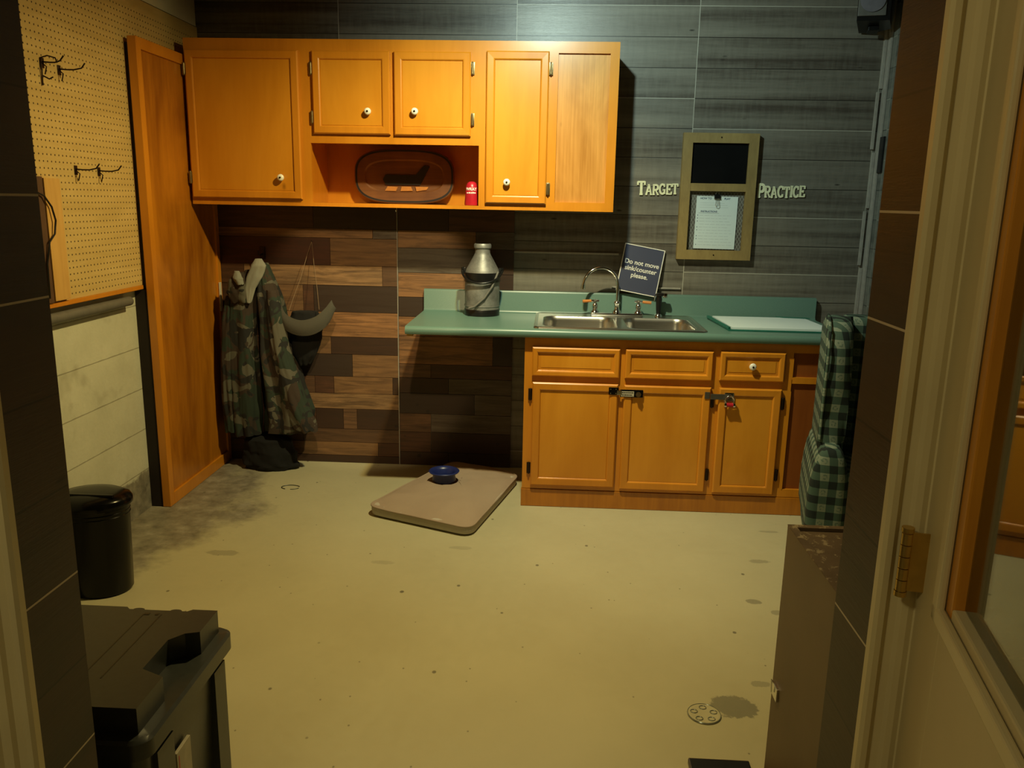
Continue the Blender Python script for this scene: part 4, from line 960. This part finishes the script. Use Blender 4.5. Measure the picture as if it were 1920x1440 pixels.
def hat():
    t = thing('brimmed_hat', 'grey-olive brimmed hat hanging by its cord right of the coat', 'hat', (-1.20, -.10, .80))
    # curled brim: ribbon sweeping from left, dipping and rising to the right
    b = MB(); N_ = 40; top = []; bot = []
    P0 = [(-1.335, .950), (-1.30, .895), (-1.22, .868), (-1.14, .888), (-1.09, .93), (-1.058, .975)]
    P1 = [(-1.345, .875), (-1.31, .815), (-1.23, .785), (-1.145, .795), (-1.075, .845), (-1.036, .930)]
    def cr(P, t_):
        f = t_*(len(P)-1); i = min(int(f), len(P)-2); k = f-i
        p = [P[max(0, i-1)], P[i], P[i+1], P[min(len(P)-1, i+2)]]
        return tuple(.5*((2*p[1][c])+(-p[0][c]+p[2][c])*k+(2*p[0][c]-5*p[1][c]+4*p[2][c]-p[3][c])*k*k+(-p[0][c]+3*p[1][c]-3*p[2][c]+p[3][c])*k**3) for c in (0, 1))
    loops = []
    for i in range(N_+1):
        t_ = i/N_; a = cr(P0, t_); c = cr(P1, t_); y_ = -.20-.05*math.sin(PI*t_)
        L = []
        for k in range(7):
            u = k/6; L.append((a[0]+(c[0]-a[0])*u, y_-.012*math.sin(PI*u), a[1]+(c[1]-a[1])*u))
        for k in range(6, -1, -1):
            u = k/6; L.append((a[0]+(c[0]-a[0])*u, y_+.006-.012*math.sin(PI*u), a[1]+(c[1]-a[1])*u))
        loops.append(L)
    b.rings(loops, cap0=True, cap1=True).build('brim', 'hat', t, smooth=50)
    fold_tube([(.90, -1.225, -.13, .07, .05), (.84, -1.225, -.125, .095, .075), (.76, -1.225, -.115, .085, .07), (.66, -1.24, -.11, .065, .055), (.60, -1.245, -.11, .03, .03)], folds=4, amp=.05, seed=30, seg=48, steps=24).build('crown', 'black_cloth', t, smooth=80)
    c = MB(); c.tube([(-1.208, -.022, 1.275), (-1.225, -.06, 1.20), (-1.250, -.11, 1.08), (-1.285, -.16, .96), (-1.295, -.19, .91)], .0014, 6)
    c.tube([(-1.208, -.022, 1.275), (-1.185, -.07, 1.15), (-1.155, -.13, 1.03), (-1.130, -.19, .92)], .0014, 6)
    c.build('chin_cord', 'cord', t, smooth=60)
    MB().tube([(-1.208, -.011, 1.272), (-1.208, -.032, 1.278)], .0022, 8).build('nail', 'dark_metal', t)
M['cord'] = plain('tan_cord', (.20, .13, .07), .8)
hat()
def bag():
    t = MB(); fold_tube([(.19, -1.47, -.12, .06, .05), (.17, -1.47, -.13, .13, .08), (.10, -1.455, -.13, .145, .09), (.03, -1.45, -.135, .155, .095), (.002, -1.45, -.135, .140, .085)], folds=5, amp=.06, seed=40, mb=t, steps=26)
    o = t.build('black_bag', 'black_cloth', None, (-1.45, -.135, .0), smooth=80)
    tag(o, 'black cloth bag slumped on the floor beneath the camouflage coat', 'bag')
bag()

# ================================================================ pet bed, bowl
def pet_bed():
    A, B, D, E_ = (-.745, -.81), (-.215, -1.04), (-.03, -.26), (-.42, -.06)
    def loopz(ins, z):
        pts = []; q = [Vector(p) for p in (A, B, D, E_)]; c = sum(q, Vector((0, 0)))/4; q = [p+(c-p).normalized()*ins for p in q]
        r = .07
        for i in range(4):
            p = q[i]; a = (q[i-1]-p).normalized(); b = (q[(i+1) % 4]-p).normalized()
            s0 = p+a*r; s1 = p+b*r
            for k in range(7):
                u = k/6; pts.append(((1-u)**2*s0+2*u*(1-u)*p+u*u*s1))
            n = q[(i+1) % 4]; e0 = s1; e1 = n-(n-p).normalized()*r
            for k in range(1, 8): pts.append(e0.lerp(e1, k/8))
        return [(p.x, p.y, z+.006*noise.noise(Vector((p.x*6, p.y*6, z*9)))) for p in pts]
    t = thing('pet_bed', 'flat beige pet bed cushion lying on floor beside the base cabinet', 'pet bed', (-.35, -.55, 0))
    s = MB(); s.rings([[(p[0], p[1], .001) for p in loopz(.02, 0)], [(p[0], p[1], .010) for p in loopz(.0, .01)], loopz(-.004, .03), loopz(0, .048)], cap0=True, cap1=True).build('side_wall', 'bed_side', t, smooth=60)
    # quilted top
    top = MB(); L = [loopz(.0, .0495)]
    for k in range(1, 13):
        u = k/12; ins = u*.36
        L.append([(p[0], p[1], .052+.028*(1-(1-u)**2.2)+.016*noise.noise(Vector((p[0]*7, p[1]*7, 2)))+.005*noise.noise(Vector((p[0]*22, p[1]*22, 5)))) for p in loopz(ins, 0)])
    top.rings(L, cap0=False, cap1=True).build('quilted_top', 'bed', t, smooth=80)
    top = MB(); P = loopz(-.004, .048); top.tube(P, .004, 8, closed=True).build('piping', 'bed', t, smooth=60)
    bx, by = -.410, -.495; z = .083
    o = MB().lathe([(0, z), (.058, z), (.062, z+.004), (.058, z+.030), (.065, z+.043), (.077, z+.047), (.080, z+.052), (.076, z+.055), (.065, z+.052), (.055, z+.040), (.050, z+.014), (0, z+.010)], bx, by, 56).build('pet_bowl', 'blue', None, (bx, by, z), smooth=40)
    tag(o, 'round dark blue plastic pet bowl on the beige cushion', 'bowl')
pet_bed()

# ================================================================ waste bin, tote
def bin_():
    x, y = -1.610, -1.66
    t = thing('waste_bin', 'glossy black waste bin with domed swing lid by left wall', 'bin', (x, y, 0))
    MB().lathe([(0, .002), (.118, .002), (.124, .01), (.134, .345), (.139, .350), (.139, .362), (.133, .364), (.130, .355), (.118, .02), (0, .018)], x, y, 56, 1.0, .82).build('bin_body', 'black_gloss', t, smooth=40)
    MB().lathe([(.143, .354), (.147, .358), (.147, .374), (.140, .385), (.115, .396), (.07, .402), (.0, .404)], x, y, 56, 1.0, .82).build('lid', 'black_gloss', t, smooth=40)
    r = MB()
    for z in (.318, .333): r.lathe([(.1325, z-.003), (.1355, z), (.1330, z+.003)], x, y, 56, 1.0, .82)
    r.build('moulded_ring', 'black_gloss', t, smooth=60)
    MB().box(x-.11, x+.11, y-.052, y-.040, .392, .406, .003).build('lid_flap_edge', 'black_gloss', t, smooth=40)
bin_()
def tote():
    # far right top corner of the lid A, near right corner B, rotated about 12 degrees
    H = .55; L, W = .60, .44
    t = thing('storage_tote', 'charcoal plastic storage tote with stepped lid near doorway', 'storage box', (-.620, -2.99, 0), local=True)
    
    x1, x0, y0, y1 = 0, -L, -W/2, W/2
    def rr(i, z, r=.03): return rrect(x0+i, x1-i, y0+i, y1-i, r, z)
    b = MB(); b.rings([rr(.045, .002), rr(.035, .02), rr(.018, H-.10), rr(.018, H-.078)], cap0=True, cap1=True)
    b.build('tote_body', 'tote', t, smooth=35)
    for a, c in ((y0+.06, y0+.13), (y1-.10, y1-.04)): MB().prism([(a, .04), (c, .04), (c, H-.12), (a, H-.12)], 0, -.036, -.010).build('end_rib', 'tote', t)
    MB().box(-.017, -.0155+.006, -.085, -.02, .20, .37, .001).build('sticker', 'label', t)
    s_ = MB(); s_.box(-.0096, -.0092, -.078, -.074, .21, .36)
    s_.build('sticker_print', 'red', t)
    rim = MB(); rim.rings([rr(.006, H-.100, .035), rr(-.002, H-.097, .035), rr(-.002, H-.062, .035), rr(.004, H-.056, .035), rr(.03, H-.055, .03)], cap0=True, cap1=True)
    rim.build('lid_rim', 'tote', t, smooth=35)
    # raised lid top with a hand recess at the right end and scallops on the far edge
    e = .026; X1, X0, Y0, Y1 = x1-e, x0+e, y0+e, y1-e
    def bump(cx, r, n=7): return [(cx+r*math.cos(a), Y1+r*.55*math.sin(a)) for a in [PI*i/n for i in range(n+1)]]
    out = [(X0, Y0), (X1, Y0), (X1, -.085), (X1-.055, -.060), (X1-.055, .055), (X1-.030, .085), (X1, .095), (X1, Y1)]
    out += [(-.085, Y1), (-.095, Y1-.010)]+[(x_, y_-.010) for x_, y_ in bump(-.122, .014)]+[(-.165, Y1-.010)]+[(x_, y_-.010) for x_, y_ in bump(-.212, .014)]+[(-.235, Y1-.010), (-.245, Y1), (X0, Y1)]
    lid = MB(); lid.prism(out, 2, H-.056, H)
    lid.build('lid_top', 'tote', t)
    lo = t.children[-1]
    md = lo.modifiers.new('b', 'BEVEL'); md.width = .013; md.segments = 3; md.limit_method = 'ANGLE'; md.angle_limit = math.radians(40)
    for p in lo.data.polygons: p.use_smooth = True
    lo.data.set_sharp_from_angle(angle=math.radians(50))
    r = MB(); r.box(-.1915, -.1885, -.10, .165, H, H+.0006); r.box(-.1495, -.1465, -.10, .165, H, H+.0006); r.box(-.1885, -.176, .160, .168, H, H+.0008); r.box(-.162, -.154, .160, .168, H, H+.0008)
    r.build('lid_groove', 'black', t)
tote()

# ================================================================ right side: box, wing chair, speaker, mat
def wood_box():
    x0, x1, y0, y1, H = .722, 1.12, -3.26, -2.62, .75
    t = thing('wooden_box', 'worn brown board box with chipped top beside the doorway', 'box', ((x0+x1)/2, (y0+y1)/2, 0))
    b = MB(); b.box(x0, x0+.018, y0, y1, .001, H, .001); b.box(x1-.018, x1, y0, y1, .001, H, .001); b.box(x0+.018, x1-.018, y1-.018, y1, .001, H, .001); b.box(x0+.018, x1-.018, y0, y0+.018, .001, H, .001)
    b.build('side_boards', 'mdf', t)
    MB().box(x0+.019, x1-.019, y0+.019, y1-.019, H-.022, H-.006).build('top_board', 'mdf_top', t)
    r = MB(); r.box(x0-.0005, x0+.0185, y0, y1+.0005, H, H+.0015); r.box(x0+.018, x1, y1-.0185, y1+.0005, H, H+.0015); r.build('chipped_rim', 'mdf_top', t)
    l = MB(); l.box(x0-.006, x0, y1-.06, y1-.02, .30, .335, .001); l.tube([(x0-.006, y1-.03, .335), (x0-.012, y1-.03, .345), (x0-.010, y1-.03, .31)], .002, 6); l.build('catch', 'chrome', t)
wood_box()
def wing_chair():
    t = thing('wing_chair', 'green and cream plaid wing armchair behind the brown box', 'armchair', (1.200, -1.30, 0), local=True)
    t.rotation_euler = (0, 0, math.radians(-13))
    x0, x1 = .012, .475; yb, yf = .48, -.0
    def soft(mb, n=1):
        return mb
    # wings: side profile in YZ, thickness in x, softened
    def wing(xa, xb):
        b = MB()
        prof = [(yb-.02, .50), (yb-.02, 1.02), (yb-.06, 1.055), (.26, 1.07), (.18, 1.065), (.12, 1.03), (.095, .95), (.09, .80), (.10, .68), (.095, .60), (.08, .50)]
        b.prism(prof, 0, xa, xb)
        bmesh.ops.bevel(b.bm, geom=[e for e in b.bm.edges if abs(e.verts[0].co.x-e.verts[1].co.x) < 1e-5], offset=.05, segments=5, affect='EDGES', profile=.5)
        return b.build('wing', 'plaid', t, smooth=60)
    wing(x0+.010, x0+.115); wing(x1-.115, x1-.010)
    def arm(xa, xb, sg):
        b = MB(); cx = (xa+xb)/2; loops = []; n = 64
        # arm front outline in XZ, gathered round the roll
        for y_, k in ((yb-.03, 1.0), (yf+.10, 1.0), (yf+.03, 1.01), (yf+.005, .97), (yf-.006, .86), (yf-.012, .6), (yf-.010, .3)):
            L = []
            for i in range(n):
                a = 2*PI*i/n; c, s_ = math.cos(a), math.sin(a)
                hw = .078 if s_ > -.2 else .068
                px = cx+hw*math.copysign(abs(c)**.75, c)*k*(1+.012*math.sin(26*a)*(s_ > 0))
                zz = .28+(.285 if s_ > 0 else .27)*math.copysign(abs(s_)**.8, s_)*(k if k < 1 else 1)*(1+.008*math.sin(26*a)*(s_ > 0))
                L.append((px, y_, zz))
            loops.append(L)
        b.rings(loops, cap0=True, cap1=True); return b.build('arm', 'plaid', t, smooth=70)
    arm(x0-.010, x0+.135, 1); arm(x1-.135, x1+.0, -1)
    b = MB(); b.box(x0+.08, x1-.08, yb-.14, yb-.005, .30, 1.06, .05, 5); b.build('backrest', 'plaid', t, smooth=60)
    b = MB(); b.box(x0+.115, x1-.115, yf+.01, yb-.13, .30, .46, .04, 4); b.build('seat_cushion', 'plaid', t, smooth=60)
    b = MB(); b.box(x0+.02, x1-.02, yf+.03, yb-.01, .03, .31, .01, 2); b.build('skirt', 'plaid', t, smooth=60)
    p = MB()
    prof = [(.088, .58), (.092, .68), (.082, .80), (.085, .95), (.11, 1.035), (.18, 1.072), (.26, 1.078)]
    p.tube([(x0+.018, a+.006, c-.006) for a, c in prof], .006, 8); p.build('piping', 'plaid', t, smooth=60)
wing_chair()
def speaker():
    t = thing('wall_speaker', 'black wall speaker with grey grille high in the right corner', 'speaker', (1.67, -.10, 2.385), local=True)
    t.rotation_euler = (math.radians(-8), 0, math.radians(-12))
    b = MB(); b.prism([(-.085, -.10), (.065, -.10), (.092, .02), (.03, .075), (-.05, .075)], 2, 0, .25); 
    b.build('speaker_cabinet', 'black', t)
    MB().box(-.083, .045, -.108, -.101, .022, .24, .003).build('front_baffle', 'pipe_grey', t)
    g_ = MB(); g_.lathe([(0, 0), (.050, 0), (.056, .003), (.058, .006), (0, .010)], seg=40); g_.xform(Matrix.Translation((-.019, -.1085, .095)) @ Matrix.Rotation(PI/2, 4, 'X'))
    g_.build('woofer_grille', 'dryfoam', t, smooth=40)
    MB().box(-.02, .03, -.03, .03, -.022, -.001, .004).build('bracket', 'black', t)
    o = MB().box(1.789, 1.799, -.10, -.035, 1.69, 1.87, .002).build('black_wall_box', 'black', None, (1.795, -.07, 1.69))
    tag(o, 'narrow black box fixed low in the right-hand corner below the speaker', 'box')
    o = MB().box(.545, .712, -2.72, -2.53, .0005, .02, .004).build('black_mat', 'black', None, (.71, -2.6, 0))
    o.location.x -= .005
    tag(o, 'dark flat tray on floor at the foot of the brown box', 'tray')
speaker()
def floor_marks():
    # round metal floor plate by the stain
    x, y = .626, -2.300
    t = thing('floor_drain', 'round metal drain plate in the floor near the dark stain', 'drain', (x, y, 0))
    MB().lathe([(0, .0005), (.050, .0005), (.050, .003), (.046, .0045), (.040, .003), (0, .003)], x, y, 48).build('drain_plate', 'floor', t, smooth=40)
    b = MB(); b.lathe([(.047, .003), (.049, .0055), (.051, .003)], x, y, 48)
    for k in range(5):
        a = 2*PI*k/5+.3; cx, cy = x+.031*math.cos(a), y+.031*math.sin(a)
        P = [(cx+.0105*math.cos(q), cy+.009*math.sin(q), .0036) for q in [2*PI*j/14 for j in range(14)]]; b.tube(P, .0016, 6, closed=True)
    b.build('drain_ring', 'grime', t, smooth=50)
    x, y = -1.237, -.461
    o = MB(); P = [(x+.048*math.cos(q), y+.032*math.sin(q), .0015) for q in [PI*.15+1.2*PI*j/16 for j in range(17)]]; o.tube(P, .0028, 6)
    P = [(x+.048*math.cos(q), y+.032*math.sin(q), .0015) for q in [PI*1.55+.35*PI*j/8 for j in range(9)]]; o.tube(P, .0022, 6)
    ob = o.build('broken_floor_ring', 'grime_dark', None, (x, y, 0), smooth=60); tag(ob, 'small broken dark ring set in the floor near the coat', 'ring')
floor_marks()
def corner_plaster():
    o = MB().box(-1.829, -1.795, -3.2, -.002, 2.38, 2.745).build('wall_upper', 'plaster'); o.name = 'trim_4'; struct(o)
corner_plaster()
for o in bpy.data.objects:
    if 'local' in o: del o['local']
